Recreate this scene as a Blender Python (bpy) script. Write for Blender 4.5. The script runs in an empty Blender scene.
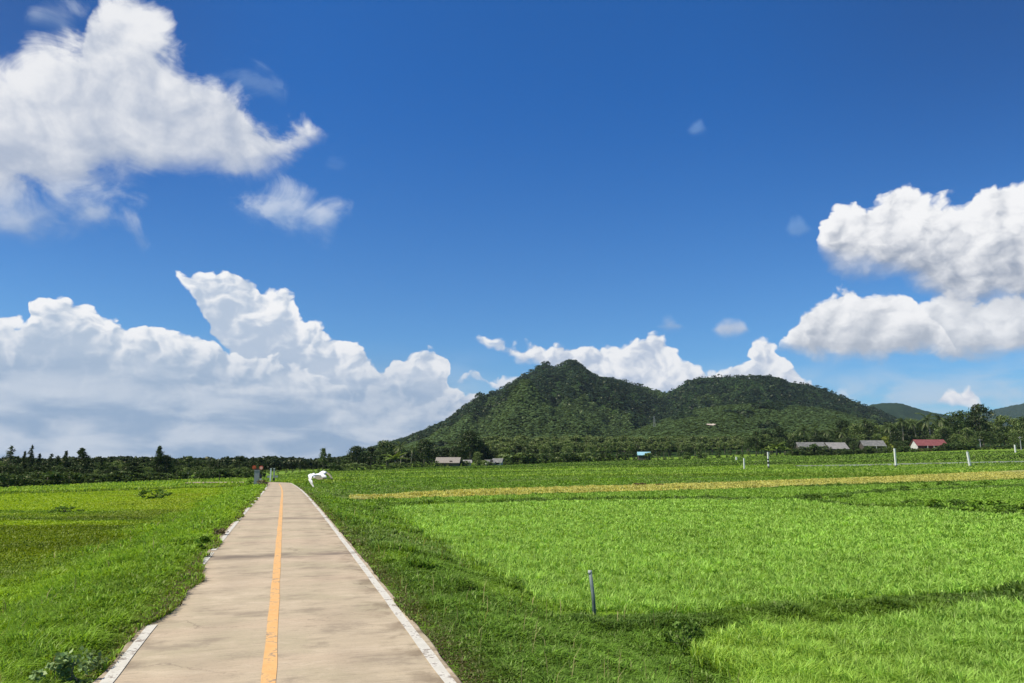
import bpy, math, random
import numpy as np
from mathutils import Vector, Matrix, Quaternion
R = math.radians
rng = np.random.default_rng(7)
random.seed(7)
sc = bpy.context.scene
COL = sc.collection

# ------------------------------------------------------------------ camera
F = 740.0                       # focal length in pixels of a 1024 px wide frame
EYE = 1.7
GRASS = 1.0
PITCH = math.atan((461.0 - 341.5) / F)
cam_d = bpy.data.cameras.new("camera")
cam_d.sensor_width = 36.0
cam_d.lens = 36.0 * F / 1024.0
cam_d.clip_start = 0.05
cam_d.clip_end = 20000
cam = bpy.data.objects.new("camera", cam_d)
COL.objects.link(cam)
cam.location = (0, 0, EYE)
cam.rotation_euler = (R(90) + PITCH, 0, 0)
sc.camera = cam

def ray(px, py):
    x = (px - 512.0) / F
    u = (341.5 - py) / F
    c, s = math.cos(PITCH), math.sin(PITCH)
    return Vector((x, c - s * u, s + c * u))      # not normalised

def azel(px, py):
    v = ray(px, py)
    return math.degrees(math.atan2(v.x, v.y)), math.degrees(math.atan2(v.z, math.hypot(v.x, v.y)))

def gp(px, py, z):              # where the sight line meets the level z
    v = ray(px, py)
    t = (z - EYE) / v.z
    return Vector((v.x * t, v.y * t, z))

def ap(px, py, d):              # a point at distance d (along +Y)
    v = ray(px, py)
    t = d / v.y
    return Vector((v.x * t, d, EYE + v.z * t))

# ------------------------------------------------------------------ node helpers
class NT:
    def __init__(s, tree):
        s.t = tree; s.n = tree.nodes; s.l = tree.links
    def new(s, typ, **kw):
        nd = s.n.new(typ)
        for k, v in kw.items(): setattr(nd, k, v)
        return nd
    def put(s, sock, val):
        if isinstance(val, bpy.types.NodeSocket): s.l.new(val, sock)
        elif val is not None: sock.default_value = val
    def math(s, op, a, b=None, c=None, clamp=False):
        nd = s.n.new("ShaderNodeMath"); nd.operation = op; nd.use_clamp = clamp
        s.put(nd.inputs[0], a)
        if b is not None: s.put(nd.inputs[1], b)
        if c is not None: s.put(nd.inputs[2], c)
        return nd.outputs[0]
    def vmath(s, op, a, b=None, c=None, scale=None):
        nd = s.n.new("ShaderNodeVectorMath"); nd.operation = op
        s.put(nd.inputs[0], a)
        if b is not None: s.put(nd.inputs[1], b)
        if c is not None: s.put(nd.inputs[2], c)
        if scale is not None: s.put(nd.inputs[3], scale)
        return nd.outputs["Value"] if op in ("LENGTH", "DOT_PRODUCT", "DISTANCE") else nd.outputs[0]
    def smooth(s, x, a, b, lo=0.0, hi=1.0):
        nd = s.n.new("ShaderNodeMapRange"); nd.interpolation_type = "SMOOTHSTEP"
        s.put(nd.inputs[0], x); s.put(nd.inputs[1], a); s.put(nd.inputs[2], b); s.put(nd.inputs[3], lo); s.put(nd.inputs[4], hi)
        return nd.outputs[0]
    def lin(s, x, a, b, lo=0.0, hi=1.0):
        nd = s.n.new("ShaderNodeMapRange")
        s.put(nd.inputs[0], x); s.put(nd.inputs[1], a); s.put(nd.inputs[2], b); s.put(nd.inputs[3], lo); s.put(nd.inputs[4], hi)
        return nd.outputs[0]
    def mix(s, f, a, b, mode="MIX"):
        nd = s.n.new("ShaderNodeMix"); nd.data_type = "RGBA"; nd.blend_type = mode
        s.put(nd.inputs[0], f)
        for i, v in ((6, a), (7, b)):
            if isinstance(v, (tuple, list)) and len(v) == 3: v = (*v, 1)
            s.put(nd.inputs[i], v)
        return nd.outputs[2]
    def xyz(s, x, y, z=0.0):
        nd = s.n.new("ShaderNodeCombineXYZ")
        s.put(nd.inputs[0], x); s.put(nd.inputs[1], y); s.put(nd.inputs[2], z)
        return nd.outputs[0]
    def noise(s, v, scale, detail=3.0, rough=0.5, lac=2.0, dist=0.0, dim="3D", color=False):
        nd = s.n.new("ShaderNodeTexNoise"); nd.noise_dimensions = dim
        if v is not None: s.l.new(v, nd.inputs["Vector"])
        s.put(nd.inputs["Scale"], scale); nd.inputs["Detail"].default_value = detail
        nd.inputs["Roughness"].default_value = rough; nd.inputs["Lacunarity"].default_value = lac
        nd.inputs["Distortion"].default_value = dist
        return nd.outputs["Color"] if color else nd.outputs["Fac"]
    def voro(s, v, scale, detail=0.0, rough=0.5, lac=2.0, feature="F1", dim="2D", smooth=0.5, rnd=1.0):
        nd = s.n.new("ShaderNodeTexVoronoi"); nd.voronoi_dimensions = dim; nd.feature = feature
        if v is not None: s.l.new(v, nd.inputs["Vector"])
        s.put(nd.inputs["Scale"], scale); nd.inputs["Detail"].default_value = detail
        nd.inputs["Roughness"].default_value = rough; nd.inputs["Lacunarity"].default_value = lac
        nd.inputs["Randomness"].default_value = rnd
        if feature == "SMOOTH_F1": nd.inputs["Smoothness"].default_value = smooth
        return nd.outputs["Distance"]
    def curve(s, x, pts):       # pts: (x, y) in 0..1
        nd = s.n.new("ShaderNodeFloatCurve")
        c = nd.mapping.curves[0]
        pts = sorted(pts)
        while len(c.points) < len(pts): c.points.new(0.5, 0.5)
        for p, q in zip(c.points, pts):
            p.location = q; p.handle_type = "AUTO_CLAMPED"
        nd.mapping.update()
        s.put(nd.inputs["Value"], x)
        return nd.outputs[0]
# ------------------------------------------------------------------ sun and sky
SUN_AZ, SUN_EL = -112.0, 54.0        # degrees clockwise from the view direction (+Y), height
sd = Vector((math.sin(R(SUN_AZ)) * math.cos(R(SUN_EL)), math.cos(R(SUN_AZ)) * math.cos(R(SUN_EL)), math.sin(R(SUN_EL))))
sun_d = bpy.data.lights.new("sun", "SUN")
sun_d.energy = 4.6; sun_d.angle = R(0.53); sun_d.color = (1.0, 0.94, 0.83)
sun = bpy.data.objects.new("sun", sun_d); COL.objects.link(sun)
sun.location = sd * 50
sun.rotation_euler = sd.to_track_quat("Z", "Y").to_euler()
EXPOSURE = 0.3
sc.view_settings.view_transform = "Standard"; sc.view_settings.look = "None"
sc.view_settings.exposure = EXPOSURE; sc.view_settings.gamma = 1.0
sc.view_settings.use_curve_mapping = False
sc.cycles.use_denoising = True

world = bpy.data.worlds.new("World"); sc.world = world
world.use_nodes = True
w = NT(world.node_tree); w.n.clear()
w_out = w.new("ShaderNodeOutputWorld")
sky = w.new("ShaderNodeTexSky"); sky.sky_type = "NISHITA"
sky.sun_disc = False; sky.sun_elevation = R(SUN_EL); sky.sun_rotation = R(SUN_AZ)
sky.altitude = 0; sky.air_density = 1.0; sky.dust_density = 0.3; sky.ozone_density = 6.0
dirv = w.new("ShaderNodeTexCoord").outputs["Generated"]
sep = w.new("ShaderNodeSeparateXYZ"); w.l.new(dirv, sep.inputs[0])
X, Y, Z = sep.outputs
az = w.math("MULTIPLY", w.math("ARCTAN2", X, Y), 57.29578)
el = w.math("MULTIPLY", w.math("ARCSINE", Z), 57.29578)

# clear air: deep saturated blue overhead, paler low down
SKY_STRENGTH = 0.1
tint = w.mix(w.smooth(el, 2.0, 30.0), (0.50, 0.81, 1.0), (0.14, 0.60, 1.06))
tint = w.mix(w.math("MULTIPLY", w.smooth(el, 8.0, 30.0), w.math("ADD", w.smooth(az, -14.0, -38.0), w.math("MULTIPLY", w.smooth(az, 14.0, 38.0), 0.7))), tint, (0.17, 0.42, 0.72))
clear = w.mix(1.0, sky.outputs[0], tint, "MULTIPLY")

KW = 1.0 / (SKY_STRENGTH * 2 ** EXPOSURE)
def lit(r, g, b, k=1.0):                 # display colour 0..255 -> sky radiance
    f = lambda c: ((c / 255 + 0.055) / 1.055) ** 2.4 if c > 10 else c / 255 / 12.92
    return (f(r) * KW * k, f(g) * KW * k, f(b) * KW * k, 1)

# noise fields of the clouds, on the sky sphere (degrees of azimuth and height)
def field(scale, warp, wscale, det):
    pv = w.xyz(az, w.math("MULTIPLY", el, 1.25), 0.0)
    wn = w.noise(pv, wscale, 3.0, 0.55, color=True, dim="2D")
    wv = w.vmath("MULTIPLY", w.vmath("SUBTRACT", wn, (0.5, 0.5, 0.5)), (warp, warp, 0))
    p2 = w.vmath("ADD", pv, wv)
    def puff(p):
        v = w.voro(p, scale, det, 0.5, 2.1)
        return w.math("SUBTRACT", 1.0, v)
    h = puff(p2)
    d = 0.5 / scale * 0.5
    h2 = puff(w.vmath("ADD", p2, (-0.75 * d, 0.65 * d, 0)))
    rel = w.math("SUBTRACT", h, h2)
    ws = w.new("ShaderNodeSeparateXYZ"); w.l.new(wv, ws.inputs[0])
    return dict(h=h, rel=rel, wx=ws.outputs[0], wy=ws.outputs[1])

class Zone: pass
def zone(far=True, near=(0.34, 1.5, 0.40, 3.2)):
    z = Zone()
    z.soft = w.noise(w.xyz(az, w.math("MULTIPLY", el, 1.5), 0.0), 0.16, 6.0, 0.58, dist=0.6, dim="2D")
    z.streak = w.noise(w.xyz(az, w.math("MULTIPLY", el, 3.2), 0.0), 0.16, 5.0, 0.55, dist=0.25, dim="2D")
    if far: z.far = field(0.42, 2.2, 0.30, 2.6)
    if near: z.near = field(*near)
    return z

def profile(pts, x):
    a = [azel(*p) for p in pts]
    a0, a1 = min(p[0] for p in a), max(p[0] for p in a)
    e0, e1 = min(p[1] for p in a) - 1, max(p[1] for p in a) + 1
    u = w.lin(x, a0, a1)
    v = w.curve(u, [((p[0] - a0) / (a1 - a0), (p[1] - e0) / (e1 - e0)) for p in a])
    return w.math("MULTIPLY_ADD", v, e1 - e0, e0)

def cloud(zn, base, top, bottom, kind, amp, hard, soft, hi, lo, relief=1.0, bottom_amp=0.4, thick=None, warp=1.0, mean=0.45, opac=1.0, tex=None, grow=0.0, form=0.75, patch=0.7):
    fld = getattr(zn, kind); soft_n = zn.soft
    x = w.math("MULTIPLY_ADD", fld["wx"], warp, az)
    y = w.math("MULTIPLY_ADD", fld["wy"], warp, el)
    tp, bt = profile(top, x), profile(bottom, x)
    bump = w.math("MULTIPLY", w.math("SUBTRACT", fld["h"], mean), amp)
    f_top = w.math("ADD", w.math("SUBTRACT", tp, y), bump)
    f_bot = w.math("MULTIPLY_ADD", bump, bottom_amp, w.math("SUBTRACT", y, bt))
    f = w.math("ADD", w.math("SMOOTH_MIN", f_top, f_bot, 0.4), grow)
    if tex is not None: f = w.math("MULTIPLY_ADD", w.math("SUBTRACT", soft_n, 0.5), tex, f)
    a_top = w.smooth(f, 0.0, hard)
    a_bot = w.smooth(w.math("ADD", f_bot, grow), 0.0, soft)
    ends = [azel(*p)[0] for p in top]
    gate = w.math("MULTIPLY", w.smooth(x, min(ends), min(ends) + 0.7), w.smooth(x, max(ends), max(ends) - 0.7))
    alpha = w.math("MULTIPLY", w.math("MULTIPLY", a_top, a_bot), w.math("MULTIPLY", gate, opac))
    t = w.lin(y, bt, tp)
    if thick is not None: t = w.lin(f_top, thick, 0.0)      # lit crown of the given depth
    s = w.math("MULTIPLY_ADD", w.math("MULTIPLY", fld["rel"], w.math("MULTIPLY_ADD", t, 0.55, 0.5)), relief, w.math("MULTIPLY_ADD", t, form, 0.12))
    s = w.math("MULTIPLY_ADD", w.math("SUBTRACT", soft_n, 0.5), patch, s)
    colr = w.mix(w.smooth(s, 0.0, 1.0), lo, hi)
    return w.mix(alpha, base, colr)

WHITE = lit(250, 250, 251)
def far_clouds(z, c):                    # long cloud behind the mountain
    c = cloud(z, c, [(440, 385), (470, 372), (487, 371), (500, 372), (520, 372), (535, 405)], [(430, 400), (470, 384), (500, 388), (540, 400)], "far", 0.9, .35, .6, lit(240, 243, 248), lit(190, 205, 225), 1.1)
    return cloud(z, c, [(440, 352), (458, 341), (475, 338), (500, 338), (530, 337), (545, 341), (560, 343), (580, 340), (600, 340), (640, 341), (655, 333), (668, 339), (685, 358), (705, 366), (722, 366), (745, 360), (757, 336), (766, 337), (778, 352), (795, 370), (812, 380), (840, 412)],
          [(440, 338), (465, 345), (490, 352), (520, 362), (545, 372), (600, 392), (700, 400), (840, 400)], "far", 1.0, .4, .8, lit(246, 247, 249), lit(186, 199, 219), 1.3)
def scrap(z, c, cx, cy, rx, ry, op, col):
    return cloud(z, c, [(cx - rx * 1.25, cy + ry), (cx - rx * .6, cy - ry * .35), (cx, cy - ry), (cx + rx * .6, cy - ry * .55), (cx + rx * 1.25, cy + ry)], [(cx - rx * 1.25, cy), (cx, cy + ry), (cx + rx * 1.25, cy)], "near", .35, .9, .7, col, tuple(.8 * q for q in col[:3]) + (1,), .4, opac=op, warp=.15, tex=2.5, grow=.3)

# low on the left: the tower behind, then the nearer heap, then the grey streaky base
z = zone(near=None)
c = far_clouds(z, clear)
c = cloud(z, c, [(150, 420), (170, 274), (178, 268), (190, 274), (205, 268), (225, 270), (245, 277), (265, 287), (290, 293), (305, 315), (325, 325), (350, 338), (368, 358), (385, 362), (405, 352), (425, 351), (440, 354), (450, 378), (478, 386), (520, 400), (560, 420), (600, 500)],
          [(150, 262), (170, 268), (182, 284), (200, 318), (218, 346), (240, 366), (262, 480), (600, 480)], "far", 0.9, .28, .5, WHITE, lit(184, 199, 219), 1.5, thick=3.2, form=.7, bottom_amp=.6)
c = cloud(z, c, [(-120, 330), (-60, 300), (-10, 312), (8, 308), (20, 322), (30, 294), (50, 286), (75, 286), (95, 300), (110, 318), (130, 326), (150, 320), (172, 318), (190, 327), (207, 336), (225, 342), (245, 346), (270, 352), (300, 360), (322, 372), (360, 388), (400, 390), (450, 396), (500, 406), (540, 432), (600, 500)],
          [(-120, 480), (600, 480)], "far", 1.2, .35, .5, WHITE, lit(180, 196, 216), 1.3, thick=4.0, form=.6)
base_a = w.math("MULTIPLY", w.smooth(el, 9.5, 3.0), w.smooth(az, 2.0, -9.0))
low_left = w.mix(w.math("MULTIPLY", base_a, 0.85), c, w.mix(w.smooth(z.streak, 0.32, 0.7), lit(142, 168, 198), lit(206, 215, 227)))

# high on the left: the great soft cloud with its rags
z = zone(far=False, near=(0.24, 1.8, 0.22, 4.0))
c = cloud(z, clear, [(-150, 60), (-60, 74), (0, 78), (25, 62), (60, 50), (82, 44), (94, 8), (108, -2), (128, -1), (145, 18), (165, 38), (185, 58), (210, 68), (235, 84), (252, 106), (272, 118), (290, 127), (305, 124), (316, 127), (332, 146)],
          [(-150, 218), (0, 205), (60, 200), (100, 186), (150, 182), (200, 182), (260, 180), (290, 164), (316, 140), (332, 128)], "near", 1.3, 1.9, 3.0, lit(238, 239, 242), lit(176, 187, 207), .55, warp=.6, tex=6.5, grow=1.0, patch=1.1, form=.6, bottom_amp=.9)
c = cloud(z, c, [(-40, 200), (0, 195), (40, 188), (80, 190), (115, 208), (150, 240)], [(-40, 238), (20, 240), (90, 230), (150, 236)], "near", 1.2, 3.2, 2.4, lit(200, 210, 226), lit(140, 165, 202), .5, opac=.8, tex=9.0, grow=1.5, warp=1.0, bottom_amp=1.0)
c = cloud(z, c, [(225, 216), (245, 202), (270, 195), (300, 192), (325, 199), (345, 206), (358, 224)], [(225, 203), (255, 218), (290, 238), (320, 238), (345, 226), (358, 214)], "near", 1.1, 2.6, 2.0, lit(200, 211, 230), lit(130, 162, 208), .6, opac=.9, tex=8.0, warp=.9, grow=.9, bottom_amp=1.0)
c = cloud(z, c, [(60, 215), (90, 221), (120, 232), (150, 246)], [(60, 226), (100, 234), (150, 243)], "near", .5, 2.0, 1.0, lit(130, 160, 205), lit(100, 140, 195), .4, opac=.45, tex=6.0, grow=.5)
c = cloud(z, c, [(20, 20), (40, 0), (60, -4), (80, 6), (95, 24)], [(20, 12), (50, 22), (95, 15)], "near", .8, 2.6, 1.6, lit(170, 185, 212), lit(110, 140, 185), .5, opac=.8, tex=8.0, warp=.8, grow=1.0)
c = cloud(z, c, [(190, 85), (220, 60), (250, 56), (275, 74), (290, 97)], [(190, 80), (230, 98), (290, 88)], "near", .8, 3.4, 1.6, lit(130, 160, 205), lit(90, 130, 190), .5, opac=.65, tex=11.0, warp=1.0, grow=1.6)
c = scrap(z, c, 335, 165, 14, 8, .25, lit(110, 150, 210))
high_left = c

# low on the right: veil, long cloud, scraps and the heaps
z = zone()
veil = w.math("MULTIPLY", w.smooth(el, 8.0, 3.5), w.math("MULTIPLY", w.smooth(az, 2.0, 22.0), w.smooth(z.streak, 0.3, 0.7)))
c = w.mix(w.math("MULTIPLY", veil, 0.85), clear, lit(196, 214, 232))
c = far_clouds(z, c)
c = cloud(z, c, [(815, 410), (830, 379), (842, 378), (855, 392), (862, 415)], [(815, 400), (862, 402)], "far", 0.9, .8, .6, lit(226, 235, 246), lit(180, 203, 232), .8, opac=.7)
c = cloud(z, c, [(930, 425), (940, 390), (948, 386), (958, 389), (968, 387), (974, 393), (984, 425)], [(925, 408), (990, 412)], "far", 0.7, .3, .5, WHITE, lit(205, 213, 228), 1.3, warp=.5)
c = scrap(z, c, 799, 228, 15, 10, .35, lit(150, 186, 230))
c = scrap(z, c, 670, 325, 18, 8, .75, lit(190, 205, 228))
c = scrap(z, c, 730, 328, 23, 10, .85, lit(205, 215, 232))
c = cloud(z, c, [(885, 360), (905, 318), (925, 298), (945, 292), (965, 300), (990, 300), (1010, 297), (1030, 300), (1080, 305), (1200, 380)], [(885, 335), (925, 352), (960, 364), (1024, 364), (1200, 368)], "near", 1.1, .5, 1.6, lit(247, 248, 250), lit(176, 185, 199), .65, warp=.8, grow=.35, form=.7, patch=.6, bottom_amp=.7)
c = cloud(z, c, [(815, 262), (824, 226), (836, 206), (850, 204), (868, 206), (880, 195), (893, 186), (915, 187), (932, 194), (950, 198), (966, 203), (985, 190), (998, 181), (1010, 179), (1024, 184), (1080, 178), (1200, 330)],
          [(812, 240), (826, 268), (845, 281), (875, 285), (905, 287), (925, 300), (945, 312), (965, 318), (1024, 316), (1200, 318)], "near", 1.15, .45, 2.4, WHITE, lit(150, 161, 180), .7, warp=.8, grow=.35, form=.95, patch=.7, bottom_amp=.6)
low_right = cloud(z, c, [(772, 362), (784, 337), (798, 316), (812, 302), (830, 291), (850, 288), (870, 290), (890, 286), (908, 291), (920, 306), (940, 318), (965, 365)], [(772, 345), (798, 358), (850, 366), (900, 362), (940, 358), (965, 350)], "near", 1.1, .42, 1.4, WHITE, lit(174, 183, 197), .7, warp=.8, grow=.3, form=.75, patch=.6, bottom_amp=.7)
z = zone(far=False)
high_right = scrap(z, clear, 697, 129, 12, 8, .45, lit(140, 178, 226))

def back(colr):
    b = w.new("ShaderNodeBackground"); b.inputs[1].default_value = SKY_STRENGTH
    w.l.new(colr, b.inputs[0]); return b.outputs[0]
def pick(f, a, b):
    m = w.new("ShaderNodeMixShader"); w.l.new(f, m.inputs[0]); w.l.new(a, m.inputs[1]); w.l.new(b, m.inputs[2]); return m.outputs[0]
left = pick(w.math("GREATER_THAN", el, w.lin(az, -29.0, -25.5, 12.7, 14.9)), back(low_left), back(high_left))
right = pick(w.math("GREATER_THAN", el, azel(760, 165)[1]), back(low_right), back(high_right))
front = pick(w.math("GREATER_THAN", az, 2.2), left, right)
inside = w.math("MULTIPLY", w.math("LESS_THAN", w.math("ABSOLUTE", az), 60.0), w.math("GREATER_THAN", el, -1.0))
w.l.new(pick(inside, back(clear), front), w_out.inputs[0])
world.cycles.sampling_method = "MANUAL"; world.cycles.sample_map_resolution = 256
# ------------------------------------------------------------------ mesh helpers
def mesh_obj(name, verts, faces, mat=None, parent=None, smooth=False, link=True):
    me = bpy.data.meshes.new(name)
    me.from_pydata([tuple(v) for v in verts], [], faces)
    me.validate(); me.update()
    if smooth: me.polygons.foreach_set("use_smooth", [True] * len(me.polygons))
    if mat is not None: me.materials.append(mat)
    o = bpy.data.objects.new(name, me)
    if link: COL.objects.link(o)
    if parent is not None: o.parent = parent
    return o

def np_mesh(name, V, loops, starts, mat, col=None, smooth=False):
    me = bpy.data.meshes.new(name)
    me.vertices.add(len(V)); me.vertices.foreach_set("co", np.ascontiguousarray(V, np.float32).ravel())
    me.loops.add(len(loops)); me.loops.foreach_set("vertex_index", np.ascontiguousarray(loops, np.int32))
    me.polygons.add(len(starts)); me.polygons.foreach_set("loop_start", np.ascontiguousarray(starts, np.int32))
    if smooth: me.polygons.foreach_set("use_smooth", np.ones(len(starts), bool))
    if col is not None:
        a = me.attributes.new("tone", "FLOAT_COLOR", "POINT")
        c4 = np.ones((len(V), 4), np.float32); c4[:, :3] = col
        a.data.foreach_set("color", c4.ravel())
    me.update(calc_edges=True)
    if mat is not None: me.materials.append(mat)
    return me

def tri_quads(nv_quads):            # loops and starts for n separate quads
    n = nv_quads
    return np.arange(n * 4), np.arange(n) * 4

def setp(o, label=None, cat=None, group=None, kind=None):
    if label: o["label"] = label
    if cat: o["category"] = cat
    if group: o["group"] = group
    if kind: o["kind"] = kind
    return o

def link(name, me, parent=None, loc=None):
    o = bpy.data.objects.new(name, me); COL.objects.link(o)
    if parent is not None: o.parent = parent
    if loc is not None: o.location = loc
    return o

def empty(name, loc, rz=0.0, scale=1.0):
    o = bpy.data.objects.new(name, None); COL.objects.link(o)
    o.empty_display_size = 0.3
    o.location = loc; o.rotation_euler = (0, 0, rz); o.scale = (scale,) * 3
    return o

_h = np.random.default_rng(99).random((256, 256))
def vnoise(x, y):
    x = np.asarray(x, float); y = np.asarray(y, float)
    xi, yi = np.floor(x).astype(int), np.floor(y).astype(int)
    fx, fy = x - xi, y - yi
    fx, fy = fx * fx * (3 - 2 * fx), fy * fy * (3 - 2 * fy)
    g = lambda a, b: _h[a & 255, b & 255]
    return (g(xi, yi) * (1 - fx) + g(xi + 1, yi) * fx) * (1 - fy) + (g(xi, yi + 1) * (1 - fx) + g(xi + 1, yi + 1) * fx) * fy
def fbm(x, y, o=4):
    s = 0; a = 0.5
    for k in range(o):
        s = s + a * vnoise(x * 2 ** k + 17.3 * k, y * 2 ** k + 5.1 * k); a *= 0.5
    return s / (1 - 0.5 ** o)

def inpoly(x, y, poly):
    x = np.asarray(x); y = np.asarray(y)
    ins = np.zeros(x.shape, bool)
    n = len(poly)
    for i in range(n):
        x1, y1 = poly[i][0], poly[i][1]; x2, y2 = poly[(i + 1) % n][0], poly[(i + 1) % n][1]
        c = ((y1 > y) != (y2 > y))
        xx = (x2 - x1) * (y - y1) / ((y2 - y1) if y2 != y1 else 1e-9) + x1
        ins ^= c & (x < xx)
    return ins

def smoothstep(x, a, b):
    t = np.clip((x - a) / (b - a), 0, 1)
    return t * t * (3 - 2 * t)

# ------------------------------------------------------------------ materials
def mat_new(name, rough=0.8):
    m = bpy.data.materials.new(name); m.use_nodes = True
    t = NT(m.node_tree); b = t.n["Principled BSDF"]
    b.inputs["Roughness"].default_value = rough
    return m, t, b
def bump(t, b, h, strength, dist=0.02):
    nd = t.new("ShaderNodeBump"); nd.inputs["Strength"].default_value = strength; nd.inputs["Distance"].default_value = dist
    t.l.new(h, nd.inputs["Height"]); t.l.new(nd.outputs[0], b.inputs["Normal"])
def objpos(t): return t.new("ShaderNodeTexCoord").outputs["Object"]
def mat_noise(name, c1, c2, scale=4.0, rough=0.8, bmp=0.2, bdist=0.01, detail=5.0, spec=0.3, stretch=None):
    m, t, b = mat_new(name, rough)
    p = objpos(t)
    if stretch: p = t.vmath("MULTIPLY", p, stretch)
    n = t.noise(p, scale, detail, 0.6)
    t.l.new(t.mix(t.smooth(n, 0.3, 0.7), c1, c2), b.inputs["Base Color"])
    b.inputs["Specular IOR Level"].default_value = spec
    if bmp: bump(t, b, t.noise(p, scale * 3, 4.0, 0.6), bmp, bdist)
    return m
def mat_leaf(name, trans=0.35, gloss=0.08, gain=1.0):
    """leaf: colour from the plant's own tone, light passing through, a faint waxy sheen"""
    m = bpy.data.materials.new(name); m.use_nodes = True
    t = NT(m.node_tree); t.n.clear()
    out = t.new("ShaderNodeOutputMaterial")
    a = t.new("ShaderNodeAttribute"); a.attribute_name = "tone"
    c = a.outputs["Color"]
    d = t.new("ShaderNodeBsdfDiffuse"); t.l.new(c, d.inputs[0])
    tr = t.new("ShaderNodeBsdfTranslucent"); t.l.new(t.mix(1.0, c, (1.25, 1.1, 0.6), "MULTIPLY"), tr.inputs[0])
    g = t.new("ShaderNodeBsdfGlossy"); g.inputs["Roughness"].default_value = 0.5; g.inputs[0].default_value = (.9, .85, .6, 1)
    m1 = t.new("ShaderNodeMixShader"); m1.inputs[0].default_value = trans
    t.l.new(d.outputs[0], m1.inputs[1]); t.l.new(tr.outputs[0], m1.inputs[2])
    m2 = t.new("ShaderNodeMixShader"); m2.inputs[0].default_value = gloss
    t.l.new(m1.outputs[0], m2.inputs[1]); t.l.new(g.outputs[0], m2.inputs[2])
    t.l.new(m2.outputs[0], out.inputs[0])
    return m
LEAF = mat_leaf("leaf", 0.3, 0.03)
BLADE = mat_leaf("grass_blade", 0.42, 0.025)

# ------------------------------------------------------------------ the path's own frame
pL0, pR0 = gp(88, 677, 0), gp(458, 677, 0)
pL1, pR1 = gp(254, 498, 0), gp(322.5, 512, 0)
dL = (pL1 - pL0).normalized(); dR = (pR1 - pR0).normalized()
PD = (dL + dR).normalized(); PD.z = 0; PD.normalize()         # along the path
PN = Vector((PD.y, -PD.x, 0))                                  # to its right
tl = (pL0.dot(PN) + pL1.dot(PN)) / 2; tr_ = (pR0.dot(PN) + pR1.dot(PN)) / 2 + 0.06
TC = (gp(273, 677, 0).dot(PN) + gp(281, 500, 0).dot(PN)) / 2   # centre line
HW = (tr_ - tl) / 2; TM = (tl + tr_) / 2
print("path width %.2f centre %.2f line %.2f heading %.1f" % (HW * 2, TM, TC, math.degrees(math.atan2(PD.x, PD.y))))
S_END, RB = 89.0, 7.0              # where it bends away to the left, and the bend's radius
def path_off(s): return -0.5 * (np.clip(np.asarray(s, float) - 44, 0, 60) / 46) ** 2     # gentle drift to the left
def path_z(s): return -0.78 * smoothstep(np.asarray(s, float), 8, 122) * 1.28           # and downhill
def pathpt(s, t):
    """world point at distance s along and t to the right of the path's middle"""
    if s <= S_END:
        p = PD * s + PN * (TM + t + float(path_off(s)))
    else:
        a = min((s - S_END) / RB, R(78))
        rest = (s - S_END) - a * RB
        c = PD * S_END + PN * (TM - RB + float(path_off(S_END)))
        p = c + PN * (math.cos(a) * (RB + t)) + PD * (math.sin(a) * (RB + t))
        p = p + (PD * math.cos(a) - PN * math.sin(a)) * rest
    p.z = float(path_z(min(s, S_END)))
    return p
def path_st(x, y):
    s = x * PD.x + y * PD.y; t = x * PN.x + y * PN.y - TM
    return s, t - path_off(s)
S_FAR = S_END + RB * R(78) + 5.0
_ps = np.array([[*pathpt(s, 0)[:2]] for s in np.arange(S_END - 4, S_FAR, 0.4)])
def path_dist(x, y):               # distance to the middle of the path
    x = np.asarray(x, float); y = np.asarray(y, float)
    s, t = path_st(x, y)
    d = np.where(s < S_END, np.abs(t), 1e3)
    far = (s >= S_END - 10) & (s < S_END + 24) & (np.abs(t) < 40)
    if np.any(far):
        X_, Y_ = x[far], y[far]
        dd = np.full(X_.shape, 1e3)
        for a in _ps: dd = np.minimum(dd, np.hypot(X_ - a[0], Y_ - a[1]))
        d = d.copy(); d[far] = np.minimum(d[far], dd)
    return d

# ------------------------------------------------------------------ lie of the land
_az = np.array([-180, -60, -34.3, -19.2, -13.2, -4.8, 9.7, 21, 33, 50, 90, 180.0])
_dd = np.array([0, 30, 70, 110, 160, 230, 300, 420, 700, 1500, 4000.0])
_tab = {   # height of the fields at those distances
 -180: [-.65, -.7, -.9, -1.2, -1.4, -1.6, -1.8, -2, -2, -2, -2], -60: [-.65, -.75, -1.2, -1.6, -1.9, -2, -2, -2, -2, -2, -2],
 -34.3: [-.65, -.75, -1.25, -1.7, -1.9, -2, -2, -2, -2, -2, -2], -19.2: [-.65, -.7, -1.0, -1.3, -1.55, -1.6, -1.6, -1.6, -1.6, -1.6, -1.6],
 -13.2: [-.65, -.65, -.75, -.85, -.95, -1.0, -1.0, -.8, 0, 0, 0], -4.8: [-.65, -.62, -.6, -.6, -.45, -.2, .3, 2.5, 9, 10, 10],
 9.7: [-.65, -.6, -.55, -.4, -.1, .9, 2.1, 5, 12, 14, 14], 21: [-.65, -.6, -.55, -.4, .1, 1.7, 3.6, 6.5, 13, 14, 14],
 33: [-.65, -.6, -.55, -.35, .15, 2.4, 5.0, 8, 14, 15, 15], 50: [-.65, -.6, -.55, -.3, .3, 2.8, 5.5, 8, 14, 15, 15],
 90: [-.65, -.65, -.6, -.3, .3, 1, 2, 3, 4, 4, 4], 180: [-.65, -.7, -.9, -1.2, -1.4, -1.6, -1.8, -2, -2, -2, -2]}
_T = np.array([_tab[k] for k in _az])
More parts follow.
